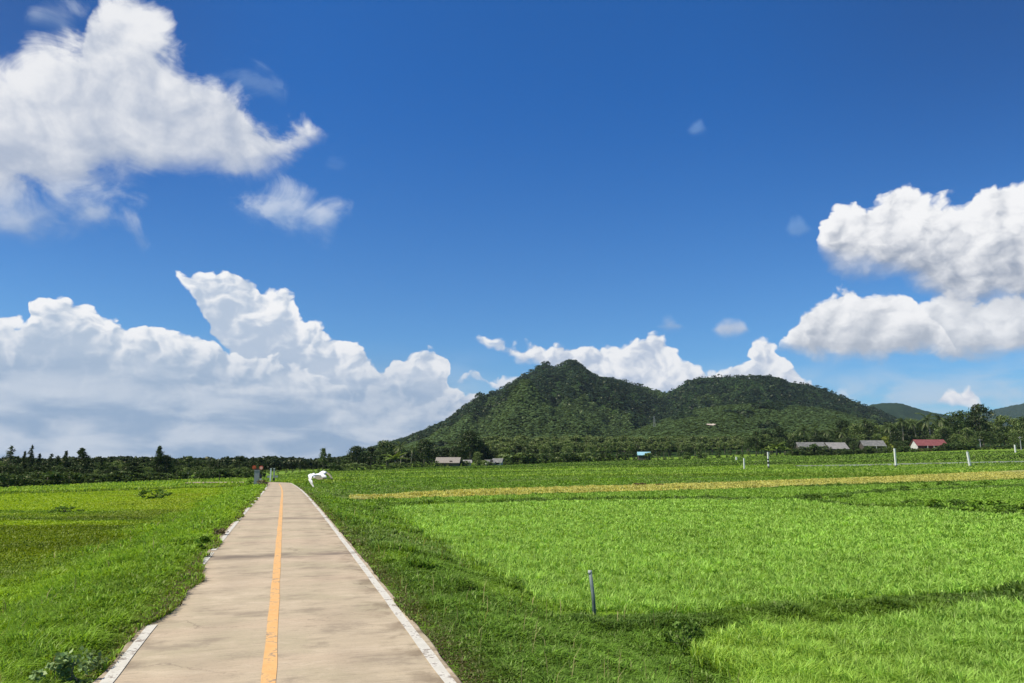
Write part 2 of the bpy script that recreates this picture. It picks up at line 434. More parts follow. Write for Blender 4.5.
def field_z(x, y):
    x = np.asarray(x, float); y = np.asarray(y, float)
    a = np.degrees(np.arctan2(x, y)); d = np.hypot(x, y)
    i = np.clip(np.searchsorted(_az, a) - 1, 0, len(_az) - 2); j = np.clip(np.searchsorted(_dd, d) - 1, 0, len(_dd) - 2)
    u = (a - _az[i]) / (_az[i + 1] - _az[i]); v = np.clip((d - _dd[j]) / (_dd[j + 1] - _dd[j]), 0, 1)
    u = u * u * (3 - 2 * u)
    z = (_T[i, j] * (1 - u) + _T[i + 1, j] * u) * (1 - v) + (_T[i, j + 1] * (1 - u) + _T[i + 1, j + 1] * u) * v
    return z
def ground_z(x, y):
    x = np.asarray(x, float); y = np.asarray(y, float)
    z = field_z(x, y)
    pd = path_dist(x, y)
    k = smoothstep(pd, HW + 0.5, HW + 3.2)
    z = (path_z(np.minimum(path_st(x, y)[0], S_END)) - 0.09) * (1 - k) + z * k
    z = z + (fbm(x * 0.6, y * 0.6, 3) - 0.5) * 0.10 * smoothstep(pd, HW + 0.1, HW + 1.5)
    bu = bund_mask(x, y)
    return z + 0.10 * bu
def gz(x, y): return float(ground_z(np.array([x]), np.array([y]))[0])

ZF = -0.5
def pl(*pts): return [tuple(gp(px, py, ZF)[:2]) for px, py in pts]
def lineseg(a, b): return (gp(*a, ZF), gp(*b, ZF))
BUNDS = [  # low earth banks between the plots: polyline in plan, half width
    (pl((600, 622), (690, 617), (860, 606), (1024, 595), (1400, 575)), 0.42),
    (pl((385, 503), (560, 500), (700, 498), (800, 499), (850, 505), (915, 507), (1024, 515), (1400, 535)), 0.5),
    (pl((790, 499), (860, 493), (1024, 486), (1400, 474)), 0.8),
    (pl((340, 496), (500, 493), (620, 489), (800, 486.5), (1024, 480), (1400, 472)), 0.7),
]
def seg_dist(x, y, poly):
    d = np.full(np.shape(x), 1e9)
    for (x1, y1), (x2, y2) in zip(poly[:-1], poly[1:]):
        dx, dy = x2 - x1, y2 - y1
        t = np.clip(((x - x1) * dx + (y - y1) * dy) / (dx * dx + dy * dy), 0, 1)
        d = np.minimum(d, np.hypot(x - x1 - t * dx, y - y1 - t * dy))
    return d
def bund_mask(x, y):
    m = np.zeros(np.shape(x))
    for poly, hw in BUNDS:
        m = np.maximum(m, 1 - smoothstep(seg_dist(x, y, poly), hw * 0.5, hw * 1.3))
    return m
PLOT_NEAR = pl((692, 634), (860, 619), (1024, 604), (1400, 580)) + [(30, 4), (1.2, 4.0)] + pl((760, 700), (738, 676))
PLOT_MAIN = pl((604, 613), (690, 609), (860, 598), (1024, 587), (1400, 568)) + pl((1400, 538), (1024, 517), (915, 509), (850, 507), (800, 501), (700, 500), (560, 502), (392, 506)) + pl((425, 530), (485, 566), (560, 602))
PLOT_WEDGE = pl((860, 504), (915, 505), (1024, 513), (1400, 532)) + pl((1400, 478), (1024, 488), (900, 492), (820, 498))
PLOT_STRIP = pl((400, 502), (560, 499), (700, 497), (790, 497.5), (860, 492), (1024, 485), (1400, 473)) + pl((1400, 472.5), (1024, 482), (850, 487), (680, 491), (600, 493), (500, 496), (400, 499))
PLOT_YELLOW = pl((350, 497.2), (410, 496.6), (500, 494.5), (600, 491.5), (680, 490), (850, 485), (1024, 480.5), (1400, 471)) + pl((1400, 464), (1024, 474), (850, 479), (680, 484), (600, 486), (500, 488.5), (410, 491.8), (350, 495.8))

# ------------------------------------------------------------------ ground sheet
def build_ground():
    rad = [0.0] + list(0.6 * 1.035 ** np.arange(0, 272))
    rad = [r for r in rad if r < 5200] + [5200]
    front = np.arange(-52, 52.01, 0.4); rest = np.arange(56, 304.1, 4)
    ang = np.radians(np.concatenate([front, rest])); na = len(ang)
    V = [[0, 0]]
    rr = np.array(rad[1:])
    xx = (rr[:, None] * np.sin(ang)[None]).ravel(); yy = (rr[:, None] * np.cos(ang)[None]).ravel()
    xx = np.concatenate([[0], xx]); yy = np.concatenate([[0], yy])
    zz = ground_z(xx, yy)
    V = np.stack([xx, yy, zz], 1)
    nr = len(rr)
    loops, starts, n = [], [], 0
    tri = np.array([[0, 1 + (k + 1) % na, 1 + k] for k in range(na)])
    q = []
    k = np.arange(na); k2 = (k + 1) % na
    for i in range(nr - 1):
        a = 1 + i * na
        q.append(np.stack([a + k, a + k2, a + na + k2, a + na + k], 1))
    q = np.concatenate(q)
    loops = np.concatenate([tri.ravel(), q.ravel()])
    starts = np.concatenate([np.arange(na) * 3, na * 3 + np.arange(len(q)) * 4])
    m, t, b = mat_new("field_soil_and_turf", 0.95)
    b.inputs["Specular IOR Level"].default_value = 0.1
    p = objpos(t)
    n1 = t.noise(p, 0.9, 6.0, 0.65); n2 = t.noise(t.vmath("MULTIPLY", p, (0.012, 0.05, 0.0)), 1.0, 4.0, 0.6, dist=0.4)
    n3 = t.noise(p, 0.12, 5.0, 0.6)
    n4 = t.noise(p, 7.0, 3.0, 0.6)
    c = t.mix(t.smooth(n2, 0.35, 0.66), (0.12, 0.215, 0.018), (0.20, 0.325, 0.028))
    c = t.mix(t.smooth(n3, 0.45, 0.75), c, (0.16, 0.19, 0.05))
    c = t.mix(t.math("MULTIPLY", t.smooth(n1, 0.45, 0.75), 0.5), c, (0.06, 0.12, 0.02))
    c = t.mix(t.math("MULTIPLY", t.smooth(n4, 0.5, 0.8), 0.35), c, (0.045, 0.08, 0.018))
    t.l.new(c, b.inputs["Base Color"])
    h = t.math("ADD", t.math("MULTIPLY", n1, 0.6), t.math("MULTIPLY", n4, 0.3))
    bump(t, b, h, 0.8, 0.25)
    me = np_mesh("ground", V, loops, starts, m, smooth=True)
    g = link("ground", me); setp(g, kind="structure")
    return g
build_ground()

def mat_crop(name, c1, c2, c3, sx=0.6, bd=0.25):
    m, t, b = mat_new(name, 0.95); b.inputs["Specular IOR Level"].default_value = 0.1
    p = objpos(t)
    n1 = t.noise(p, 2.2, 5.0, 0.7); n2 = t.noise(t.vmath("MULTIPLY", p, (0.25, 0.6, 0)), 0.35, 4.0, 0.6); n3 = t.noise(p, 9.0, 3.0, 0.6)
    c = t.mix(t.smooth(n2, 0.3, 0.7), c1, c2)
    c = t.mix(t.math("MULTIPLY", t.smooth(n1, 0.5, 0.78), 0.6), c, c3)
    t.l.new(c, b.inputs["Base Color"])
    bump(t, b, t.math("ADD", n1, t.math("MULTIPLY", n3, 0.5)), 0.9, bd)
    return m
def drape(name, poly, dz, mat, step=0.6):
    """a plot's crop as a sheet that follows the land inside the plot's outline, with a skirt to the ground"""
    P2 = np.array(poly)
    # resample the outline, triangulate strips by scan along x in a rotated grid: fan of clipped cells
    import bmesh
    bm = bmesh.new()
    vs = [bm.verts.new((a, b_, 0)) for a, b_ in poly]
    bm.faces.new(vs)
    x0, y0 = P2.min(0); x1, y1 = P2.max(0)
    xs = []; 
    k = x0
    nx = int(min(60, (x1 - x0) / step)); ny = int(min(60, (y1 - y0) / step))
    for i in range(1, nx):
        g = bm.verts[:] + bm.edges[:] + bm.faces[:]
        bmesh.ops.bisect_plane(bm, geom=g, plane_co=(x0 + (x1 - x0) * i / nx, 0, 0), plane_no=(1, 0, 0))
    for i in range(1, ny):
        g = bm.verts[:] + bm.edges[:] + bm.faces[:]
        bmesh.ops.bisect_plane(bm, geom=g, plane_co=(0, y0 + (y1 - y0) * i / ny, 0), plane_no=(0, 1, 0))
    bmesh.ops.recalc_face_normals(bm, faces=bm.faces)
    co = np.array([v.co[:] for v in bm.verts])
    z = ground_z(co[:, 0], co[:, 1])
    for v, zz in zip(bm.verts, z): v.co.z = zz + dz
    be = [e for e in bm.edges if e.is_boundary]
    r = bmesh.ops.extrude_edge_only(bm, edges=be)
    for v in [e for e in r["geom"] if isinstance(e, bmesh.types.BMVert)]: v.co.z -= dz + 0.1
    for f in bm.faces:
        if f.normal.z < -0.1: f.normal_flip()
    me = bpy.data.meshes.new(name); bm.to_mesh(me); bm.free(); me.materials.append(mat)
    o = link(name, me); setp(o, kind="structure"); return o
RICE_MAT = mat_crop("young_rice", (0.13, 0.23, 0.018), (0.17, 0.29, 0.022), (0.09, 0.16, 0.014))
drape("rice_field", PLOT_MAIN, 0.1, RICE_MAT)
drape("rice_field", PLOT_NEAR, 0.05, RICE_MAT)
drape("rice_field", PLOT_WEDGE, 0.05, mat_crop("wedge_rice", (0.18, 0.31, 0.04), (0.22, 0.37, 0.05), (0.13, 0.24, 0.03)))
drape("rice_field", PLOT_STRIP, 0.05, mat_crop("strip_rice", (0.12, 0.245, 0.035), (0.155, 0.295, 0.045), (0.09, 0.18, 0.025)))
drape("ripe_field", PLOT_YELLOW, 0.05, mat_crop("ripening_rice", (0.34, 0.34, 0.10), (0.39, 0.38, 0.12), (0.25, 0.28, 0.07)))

# ------------------------------------------------------------------ the concrete path
def ribbon(name, t0, t1, z, mat, s0=-3.0, s1=S_FAR, ds=0.5, drop=None, jit=0.0, gaps=None, crown=0.0):
    vs, fs = [], []
    ss = np.arange(s0, s1, ds)
    prev = False
    for i, s in enumerate(ss):
        j0 = jit * (vnoise(s * 1.7, 3.1) - 0.5); j1 = jit * (vnoise(s * 1.3, 9.4) - 0.5)
        a = pathpt(s, t0 + j0); c_ = pathpt(s, t1 + j1)
        vs += [(a.x, a.y, a.z + z), (c_.x, c_.y, c_.z + z)]
        if i and not (gaps and any(g0 < s <= g1 for g0, g1 in gaps)):
            k = 2 * i
            fs.append((k - 2, k - 1, k + 1, k))
    return mesh_obj(name, vs, fs, mat)
def build_path():
    m, t, b = mat_new("broomed_concrete", 0.85)
    b.inputs["Specular IOR Level"].default_value = 0.25
    g = t.new("ShaderNodeTexCoord").outputs["Object"]
    # local frame: u to the right, v along
    u = t.vmath("DOT_PRODUCT", g, tuple(PN)); v = t.vmath("DOT_PRODUCT", g, tuple(PD))
    wob = t.math("MULTIPLY", t.math("SUBTRACT", t.noise(t.xyz(u, v), 0.7, 2.0), 0.5), 0.06)
    vw = t.math("ADD", v, wob)
    streak = t.noise(t.xyz(t.math("MULTIPLY", u, 0.7), t.math("MULTIPLY", vw, 13.0)), 1.0, 8.0, 0.75)
    fine = t.noise(t.xyz(t.math("MULTIPLY", u, 1.6), t.math("MULTIPLY", vw, 36.0)), 1.0, 3.0, 0.6)
    blot = t.noise(g, 0.9, 5.0, 0.6); speck = t.noise(g, 55.0, 4.0, 0.7)
    wide = t.noise(t.xyz(t.math("MULTIPLY", u, 0.25), t.math("MULTIPLY", v, 0.55)), 1.0, 3.0, 0.5)
    c = t.mix(t.smooth(streak, 0.33, 0.66), (0.45, 0.362, 0.240), (0.54, 0.432, 0.285))
    c = t.mix(t.math("MULTIPLY", t.smooth(blot, 0.44, 0.66), 0.7), c, (0.41, 0.345, 0.215))
    c = t.mix(t.math("MULTIPLY", t.smooth(wide, 0.48, 0.68), 0.7), c, (0.53, 0.40, 0.27))
    c = t.mix(t.math("MULTIPLY", t.smooth(fine, 0.56, 0.75), 0.25), c, (0.22, 0.17, 0.115))
    patchy = t.noise(t.xyz(t.math("MULTIPLY", u, 1.0), t.math("MULTIPLY", v, 1.7)), 1.0, 10.0, 0.72, dist=0.2)
    c = t.mix(t.math("MULTIPLY", t.smooth(patchy, 0.50, 0.66), 0.8), c, (0.29, 0.23, 0.155))
    c = t.mix(t.math("MULTIPLY", t.smooth(patchy, 0.47, 0.34), 0.7), c, (0.60, 0.485, 0.33))
    dash = t.noise(t.xyz(t.math("MULTIPLY", u, 4.0), t.math("MULTIPLY", vw, 34.0)), 1.0, 6.0, 0.75)
    c = t.mix(t.math("MULTIPLY", t.smooth(dash, 0.55, 0.68), 0.6), c, (0.19, 0.145, 0.10))
    c = t.mix(t.math("MULTIPLY", t.smooth(dash, 0.44, 0.32), 0.5), c, (0.64, 0.52, 0.38))
    c = t.mix(t.math("MULTIPLY", t.smooth(speck, 0.54, 0.72), 0.5), c, (0.22, 0.18, 0.14))
    # damp dark bands that lie along the pour joints
    jd = t.math("ABSOLUTE", t.math("SUBTRACT", t.math("FRACT", t.math("MULTIPLY", t.math("ADD", vw, 4.7 - JOINT * 0.5), 1.0 / JOINT)), 0.5))
    jm = t.math("MULTIPLY", jd, JOINT)
    st = t.math("MULTIPLY", t.smooth(jm, 0.8, 0.05), t.smooth(t.noise(t.xyz(t.math("MULTIPLY", u, 0.8), t.math("MULTIPLY", v, 2.0)), 1.0, 4.0, 0.6), 0.38, 0.62))
    c = t.mix(t.math("MULTIPLY", st, 0.8), c, (0.15, 0.115, 0.085))
    # hairline cracks and tyre-darkened tracks
    cw = t.new("ShaderNodeTexVoronoi"); cw.voronoi_dimensions = "2D"; cw.feature = "DISTANCE_TO_EDGE"; cw.inputs["Scale"].default_value = 0.32
    t.l.new(t.vmath("ADD", t.xyz(t.math("MULTIPLY", u, 1.0), t.math("MULTIPLY", v, 1.6)), t.vmath("MULTIPLY", t.noise(g, 1.6, 5.0, 0.65, color=True), (0.9, 0.9, 0))), cw.inputs["Vector"])
    c = t.mix(t.math("MULTIPLY", t.math("MULTIPLY", t.smooth(cw.outputs["Distance"], 0.006, 0.001), t.smooth(blot, 0.45, 0.6)), 0.6), c, (0.16, 0.12, 0.085))
    trk = t.smooth(t.math("ABSOLUTE", t.math("SUBTRACT", t.math("ABSOLUTE", t.math("SUBTRACT", u, TM)), 0.62)), 0.32, 0.05)
    c = t.mix(t.math("MULTIPLY", t.math("MULTIPLY", trk, t.smooth(wide, 0.35, 0.6)), 0.25), c, (0.30, 0.235, 0.16))
    # soil washed over the edges
    ed = t.math("ABSOLUTE", t.math("SUBTRACT", u, TM - 0.1))
    dirt = t.math("MULTIPLY", t.smooth(ed, HW - 0.5, HW), t.smooth(t.noise(g, 2.2, 5.0, 0.65), 0.45, 0.62))
    c = t.mix(t.math("MULTIPLY", dirt, 0.65), c, (0.15, 0.105, 0.06))
    t.l.new(c, b.inputs["Base Color"])
    bump(t, b, t.math("ADD", fine, t.math("MULTIPLY", streak, 0.8)), 0.5, 0.006)
    # slab with a rough edge, a real thickness, and open joints between the pours
    vs, fs = [], []
    cuts = [s for s in np.arange(-4.7 + JOINT, S_FAR, JOINT)]
    s0 = -3.0
    spans = []
    for cjt in cuts + [S_FAR]:
        spans.append((s0 + 0.006, cjt - 0.006)); s0 = cjt
    for a, e in spans:
        n = max(2, int((e - a) / 0.25)); base = len(vs)
        for i in range(n + 1):
            s = a + (e - a) * i / n
            jl = 0.03 * (vnoise(s * 2.3, 1.7) - 0.5) + 0.025 * (vnoise(s * 9, 4.7) - 0.5); jr = 0.03 * (vnoise(s * 2.1, 7.7) - 0.5) + 0.025 * (vnoise(s * 9, 2.7) - 0.5)
            for tt, zz in ((-HW + jl, -0.16), (-HW + jl, -0.008), (-HW + jl + .012, 0), (0, 0.008), (HW + jr - .012, 0), (HW + jr, -0.008), (HW + jr, -0.16)):
                q = pathpt(s, tt); vs.append((q.x, q.y, q.z + zz))
        for i in range(n):
            for k in range(6):
                p0 = base + i * 7 + k
                fs.append((p0, p0 + 1, p0 + 8, p0 + 7))
        fs.append(tuple(base + k for k in range(7))); fs.append(tuple(base + n * 7 + k for k in reversed(range(7))))
    o = mesh_obj("path", vs, fs, m); setp(o, kind="structure")
    # paint
    def paint(name, c1, c2, wear):
        mp, tp, bp = mat_new(name, 0.7); bp.inputs["Specular IOR Level"].default_value = 0.3
        p = objpos(tp)
        n1 = tp.noise(p, 6.0, 5.0, 0.65); n2 = tp.noise(p, 40.0, 3.0, 0.6)
        cc = tp.mix(tp.smooth(n1, 0.3, 0.7), c1, c2)
        cc = tp.mix(tp.math("MULTIPLY", tp.smooth(tp.math("ADD", n1, tp.math("MULTIPLY", n2, 0.45)), 0.76, 0.88), wear), cc, (0.25, 0.2, 0.15))
        tp.l.new(cc, bp.inputs["Base Color"]); bump(tp, bp, n2, 0.25, 0.004)
        return mp
    YEL = paint("yellow_road_paint", (0.70, 0.38, 0.13), (0.80, 0.47, 0.18), 0.8)
    WHI = paint("white_road_paint", (0.56, 0.52, 0.42), (0.70, 0.66, 0.55), 0.9)
    ct = TC - TM
    setp(ribbon("path_centre_line", ct - 0.055, ct + 0.055, 0.0125, YEL, s1=S_END - 3, ds=0.12, jit=0.012), kind="structure")
    rw = [(4.95, 5.15), (14.6, 14.75), (24.3, 24.55), (30.5, 31.2), (36, 36.8), (41, 42)]
    setp(ribbon("path_edge_line", HW - 0.155, HW - 0.06, 0.007, WHI, s1=S_FAR - 3, ds=0.12, jit=0.010, gaps=rw), kind="structure")
    lw = [(-3, 4.0), (4.95, 5.1), (8.9, 9.5), (10.4, 11.6), (15.5, 15.9), (26, 26.6)]
    setp(ribbon("path_edge_line", -HW + 0.06, -HW + 0.155, 0.007, WHI, s1=S_FAR - 3, ds=0.12, jit=0.012, gaps=lw), kind="structure")
JOINT = 9.7
build_path()
# ------------------------------------------------------------------ grass, rice and verge herbs
def blades(name, x, y, h, wd, col, lean=0.35, up=0.0, seed=1):
    """one blade of two segments at every point; a plant's blades share its clump's tone"""
    g = np.random.default_rng(seed); n = len(x)
    z = np.where(path_dist(x, y) < HW, path_z(np.minimum(path_st(x, y)[0], S_END)), ground_z(x, y) - 0.02)
    ld = g.random(n) * 6.2832; th = ld + 1.5708 + (g.random(n) - 0.5) * 1.6; lm = (0.25 + 0.75 * g.random(n)) * lean * h
    dx, dy = np.cos(ld) * lm, np.sin(ld) * lm
    wx, wy = np.cos(th) * wd * .5, np.sin(th) * wd * .5
    B = np.stack([x, y, z], 1); W = np.stack([wx, wy, np.zeros(n)], 1)
    M = B + np.stack([dx * .35, dy * .35, h * .66], 1); T = B + np.stack([dx, dy, h * np.clip(1.05 - .38 * lm / np.maximum(h, 1e-6), 0.25, 1)], 1)
    V = np.stack([B - W * .7, B + W * .7, M + W, M - W, T], 1).reshape(-1, 3)
    i = np.arange(n)[:, None] * 5
    loops = np.concatenate([i, i + 1, i + 2, i + 3, i + 3, i + 2, i + 4], 1).ravel()
    starts = np.stack([np.arange(n) * 7, np.arange(n) * 7 + 4], 1).ravel()
    C = np.repeat(col, 5, 0)
    me = np_mesh(name, V, loops, starts, BLADE, col=np.clip(C, 0.004, 1))
    o = link(name, me); setp(o, kind="stuff"); return o

def scatter(n, dmin, dmax, a0, a1, seed, power=1.0):
    g = np.random.default_rng(seed)
    d = dmin * (dmax / dmin) ** g.random(n)
    a = np.radians(a0 + (a1 - a0) * g.random(n))
    return d * np.sin(a), d * np.cos(a), d

def tone(n, c, var, g, clump=None, cl=0.3, yellow=None):
    c = np.array(c)[None] * np.ones((n, 1))
    k = 1 + var * (g.random(n) - 0.5) * 2
    if clump is not None: k = k * (1 + cl * (clump - 0.5) * 2)
    c = c * k[:, None]
    if yellow is not None: c = c * (1 - yellow[:, None]) + np.array([0.33, 0.33, 0.07])[None] * yellow[:, None]
    return c

BUND_D = lambda x, y: np.min([seg_dist(x, y, p) / hw for p, hw in BUNDS], axis=0)
def build_grass():
    g = np.random.default_rng(5)
    pix = 1.0 / 740
    # ---- right of the path and in front: rice plots
    x, y, d = scatter(int(1150000 * GRASS), 5.0, 140.0, -16, 41, 11)
    jx = x + (vnoise(x * 1.9, y * 1.9) - .5) * .5 + (vnoise(x * 7, y * 7) - .5) * .25; jy = y + (vnoise(x * 1.9 + 40, y * 1.9) - .5) * .5 + (vnoise(x * 7 + 9, y * 7) - .5) * .25
    inn = inpoly(jx, jy, PLOT_NEAR); inm = inpoly(jx, jy, PLOT_MAIN); inw = inpoly(x, y, PLOT_WEDGE) | inpoly(x, y, PLOT_STRIP)
    iny = inpoly(x, y, PLOT_YELLOW)
    s, t = path_st(x, y); bd = BUND_D(x, y)
    right = (path_dist(x, y) > HW + 0.04 - 0.10 * smoothstep(vnoise(s * 1.3, 5.5), 0.5, 0.9)) & (t > 0)
    for nm, msk, c, hh, sd_ in (("rice_crop", (inn | inm) & right, (0.34, 0.55, 0.092), 0.30, 21), ("rice_crop", inw & right, (0.25, 0.42, 0.055), 0.28, 22), ("ripe_rice_crop", iny & right, (0.56, 0.545, 0.15), 0.24, 23)):
        X_, Y_, D_ = x[msk], y[msk], d[msk]; n = len(X_)
        ce = 0.11 + 0.004 * D_; ix, iy = np.floor(X_ / ce), np.floor(Y_ / ce)       # planted in hills
        hx = _h[(ix.astype(int) * 7 + iy.astype(int) * 13) & 255, (iy.astype(int) * 5 + ix.astype(int)) & 255]; hy = _h[(ix.astype(int) * 3 + iy.astype(int)) & 255, (iy.astype(int) * 11 + ix.astype(int) * 2) & 255]
        q = np.where(D_ < 45, 0.75, 0.95)
        X_ = (ix + .2 + .6 * hx) * ce + (g.random(n) - .5) * ce * q; Y_ = (iy + .2 + .6 * hy) * ce + (g.random(n) - .5) * ce * q
        cl = fbm(X_ * 0.35, Y_ * 0.35, 3); cl2 = fbm(X_ * 2.6 + 50, Y_ * 2.6, 2)
        edge = inn[msk] * smoothstep(-(X_ - 6), 0, 4)
        h = hh * (0.6 + 0.55 * g.random(n)) * (0.85 + 0.3 * hx) * (0.85 + 0.4 * (cl2 - 0.5) * 2 * .5)
        wd = np.maximum(0.009, 0.8 * pix * D_) * (0.7 + 0.6 * g.random(n))
        col = tone(n, c, 0.28, g, cl, 0.12) * ((1 + 0.3 * (cl2 - 0.5)) * (0.86 + 0.28 * hy))[:, None]
        yl = edge * 0.35 * g.random(n)
        col = col * (1 - yl[:, None]) + np.array([0.48, 0.58, 0.012])[None] * yl[:, None]
        blades(nm, X_, Y_, h, wd, col, 0.95, seed=sd_)
    # ---- verge on the right: mixed dark herbs and grass, and the banks between plots
    msk = right & ~(inn | inm | inw | iny)
    X_, Y_, D_, t_ = x[msk], y[msk], d[msk], t[msk]
    x2, y2, d2 = scatter(int(330000 * GRASS), 4.6, 16.0, -14, 30, 31)
    s2, t2 = path_st(x2, y2)
    k2 = (t2 > HW + 0.03) & ~inpoly(x2, y2, PLOT_NEAR) & ~inpoly(x2, y2, PLOT_MAIN)
    X_ = np.concatenate([X_, x2[k2]]); Y_ = np.concatenate([Y_, y2[k2]]); D_ = np.concatenate([D_, d2[k2]]); t_ = np.concatenate([t_, t2[k2]])
    n = len(X_)
    cl = fbm(X_ * 0.5 + 9, Y_ * 0.5, 3); cl2 = fbm(X_ * 2.2 + 30, Y_ * 2.2 + 4, 3); cl3 = fbm(X_ * 0.17 + 70, Y_ * 0.17, 3)
    bdv = BUND_D(X_, Y_)
    tall = smoothstep(fbm(X_ * 1.3 + 90, Y_ * 1.3 + 20, 2), .60, .74)
    h = (0.03 + 0.15 * cl2 ** 1.6 + 0.05 * cl + 0.11 * tall) * (0.4 + 0.95 * g.random(n) ** 1.5) * (0.4 + 0.6 * smoothstep(t_ - HW, 0.0, 0.6))
    wd = np.maximum(0.011, 0.85 * pix * D_) * (0.7 + 1.3 * g.random(n) ** 2)
    col = tone(n, (0.145, 0.265, 0.032), 0.5, g, cl2, 0.35)
    lt = smoothstep(cl, 0.52, 0.68)[:, None] * 0.55
    col = col * (1 - lt) + np.array([0.25, 0.42, 0.030])[None] * lt * (0.8 + 0.4 * g.random((n, 1)))
    gr = (smoothstep(cl3, 0.5, 0.62) * (g.random(n) < 0.6))[:, None] * 0.6
    col = col * (1 - gr) + np.array([0.19, 0.26, 0.09])[None] * gr
    dk = (smoothstep(bdv, 1.5, 0.6) * (0.45 + 0.55 * smoothstep(cl2, .38, .58)) * 0.66)[:, None]
    col = col * (1 - dk) + np.array([0.105, 0.19, 0.035])[None] * dk
    br = (smoothstep(t_ - HW, 0.6, 0.05) * (g.random(n) < 0.55))[:, None]
    col = col * (1 - br) + np.array([0.15, 0.12, 0.06])[None] * br
    blades("verge_grass", X_, Y_, h, wd, col, 1.35, seed=41)
    # ---- left of the path
    x, y, d = scatter(int(760000 * GRASS), 4.4, 95.0, -44, -11, 51)
    s, t = path_st(x, y)
    creep = (0.27 * smoothstep(s, 8.4, 9.6) * smoothstep(s, 14.8, 12.6) + 0.20 * smoothstep(s, 6.0, 5.2)) * (.5 + .8 * vnoise(s * 1.1, 2.2)) * 1.0 + 0.17 * smoothstep(fbm(s * 0.9 + 3, t * 0.3, 3), 0.52, 0.66) * (s > 14) * (s < 80) + 0.06 * vnoise(s * 5, t)
    msk = (path_dist(x, y) > HW + 0.03 - creep) & (t < 0)
    X_, Y_, D_, t_ = x[msk], y[msk], d[msk], t[msk]; n = len(X_)
    out = -t_ - HW                                   # metres out from the path's edge
    cl = fbm(X_ * 0.45 + 19, Y_ * 0.45, 3); cl2 = fbm(X_ * 1.9 + 3, Y_ * 1.9 + 44, 3)
    wob = (fbm(X_ * 0.3, Y_ * 0.3 + 8, 3) - 0.5) * 2.4
    vergek = smoothstep(out + wob, 4.6, 2.6)
    band = fbm(X_ * 0.03 + 5, (Y_ + X_ * 0.25) * 0.16, 3)
    h = vergek * (0.05 + 0.22 * cl2 ** 1.6 + 0.10 * cl) + (1 - vergek) * (0.06 + 0.09 * cl)
    h = h * (0.55 + 0.8 * g.random(n)) * (0.45 + 0.55 * smoothstep(out, 0.0, 0.5))
    wd = np.maximum(0.010, 0.85 * pix * D_) * (0.7 + 1.2 * g.random(n) ** 2)
    cv = tone(n, (0.21, 0.36, 0.030), 0.45, g, cl2, 0.35)
    lt = smoothstep(cl, 0.5, 0.66)[:, None] * 0.6
    cv = cv * (1 - lt) + np.array([0.33, 0.53, 0.03])[None] * lt * (0.8 + 0.4 * g.random((n, 1)))
    cf = tone(n, (0.17, 0.285, 0.022), 0.3, g, cl2, 0.2)
    b1 = smoothstep(band, 0.46, 0.56)[:, None]
    cf = cf * (1 - b1) + np.array([0.33, 0.48, 0.02])[None] * b1
    b2 = (smoothstep(fbm(X_ * 0.05 + 40, (Y_ + X_ * 0.25) * 0.13 + 9, 3), 0.54, 0.70) * 0.3)[:, None]
    cf = cf * (1 - b2) + np.array([0.30, 0.31, 0.05])[None] * b2
    dkb = (smoothstep(Y_ + wob, 17, 21) * smoothstep(Y_ + wob, 38, 31) * smoothstep(fbm(X_ * .08, Y_ * .5 + 3, 3), .3, .55) * .5)[:, None]
    cf = cf * (1 - dkb); v = vergek[:, None]
    col = cv * v + cf * (1 - v)
    br = (smoothstep(out, 0.35, 0.0) * (g.random(n) < 0.35))[:, None]
    col = col * (1 - br) + np.array([0.15, 0.12, 0.06])[None] * br
    blades("verge_grass", X_, Y_, h, wd, col, 1.25, seed=61)
    # ---- tussocks farther out, over the open fields
    x, y, d = scatter(int(150000 * GRASS), 70.0, 300.0, -42, 42, 71)
    far = (d > np.where(x < -20, 85, 108)) & (path_dist(x, y) > HW + 0.2) & ~inpoly(x, y, PLOT_YELLOW) & (d < tree_edge(x, y) + 6)
    X_, Y_, D_ = x[far], y[far], d[far]; n = len(X_)
    cl = fbm(X_ * 0.08, Y_ * 0.2, 3); a = np.degrees(np.arctan2(X_, Y_))
    cf = tone(n, (0.235, 0.365, 0.05), 0.3, g, cl, 0.3)
    b1 = smoothstep(fbm(X_ * 0.02 + 5, Y_ * 0.09 - X_ * .03, 3), 0.45, 0.58)[:, None]
    cf = cf * (1 - b1) + np.array([0.34, 0.50, 0.05])[None] * b1
    ln = (smoothstep(vnoise((Y_ - .22 * X_) * .085 + 3, X_ * .006), .70, .80) * .45)[:, None]
    cf = cf * (1 - ln)
    h = 0.25 * (0.5 + g.random(n)); wd = 1.0 * pix * D_ * (0.7 + 0.6 * g.random(n))
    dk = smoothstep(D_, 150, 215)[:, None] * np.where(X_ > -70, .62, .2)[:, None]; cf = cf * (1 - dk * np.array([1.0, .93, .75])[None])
    blades("field_grass", X_, Y_, h, wd, cf, 0.6, seed=81)
def build_stalks():
    """taller loose stems, some dry, that stand out of the verges"""
    g = np.random.default_rng(91)
    x, y, d = scatter(int(5200 * GRASS), 5.0, 34.0, -44, 20, 92)
    s, t = path_st(x, y); out = np.abs(t) - HW
    m = (out > 0.06) & (out < 4.2) & (vnoise(x * .9, y * .9) > .42) & ~inpoly(x, y, PLOT_MAIN) & ~inpoly(x, y, PLOT_NEAR)
    x, y, d, out = x[m], y[m], d[m], out[m]; n = len(x)
    h = (0.16 + 0.26 * g.random(n) ** 1.6) * smoothstep(out, -.3, .6)
    dry = (g.random(n) < .35)[:, None]
    col = np.where(dry, np.array([0.36, 0.32, 0.13])[None], np.array([0.20, 0.34, 0.05])[None]) * (.7 + .6 * g.random((n, 1)))
    blades("tall_grass", x, y, h, np.maximum(.006, .6 * d / 740), col, 0.55, seed=93)
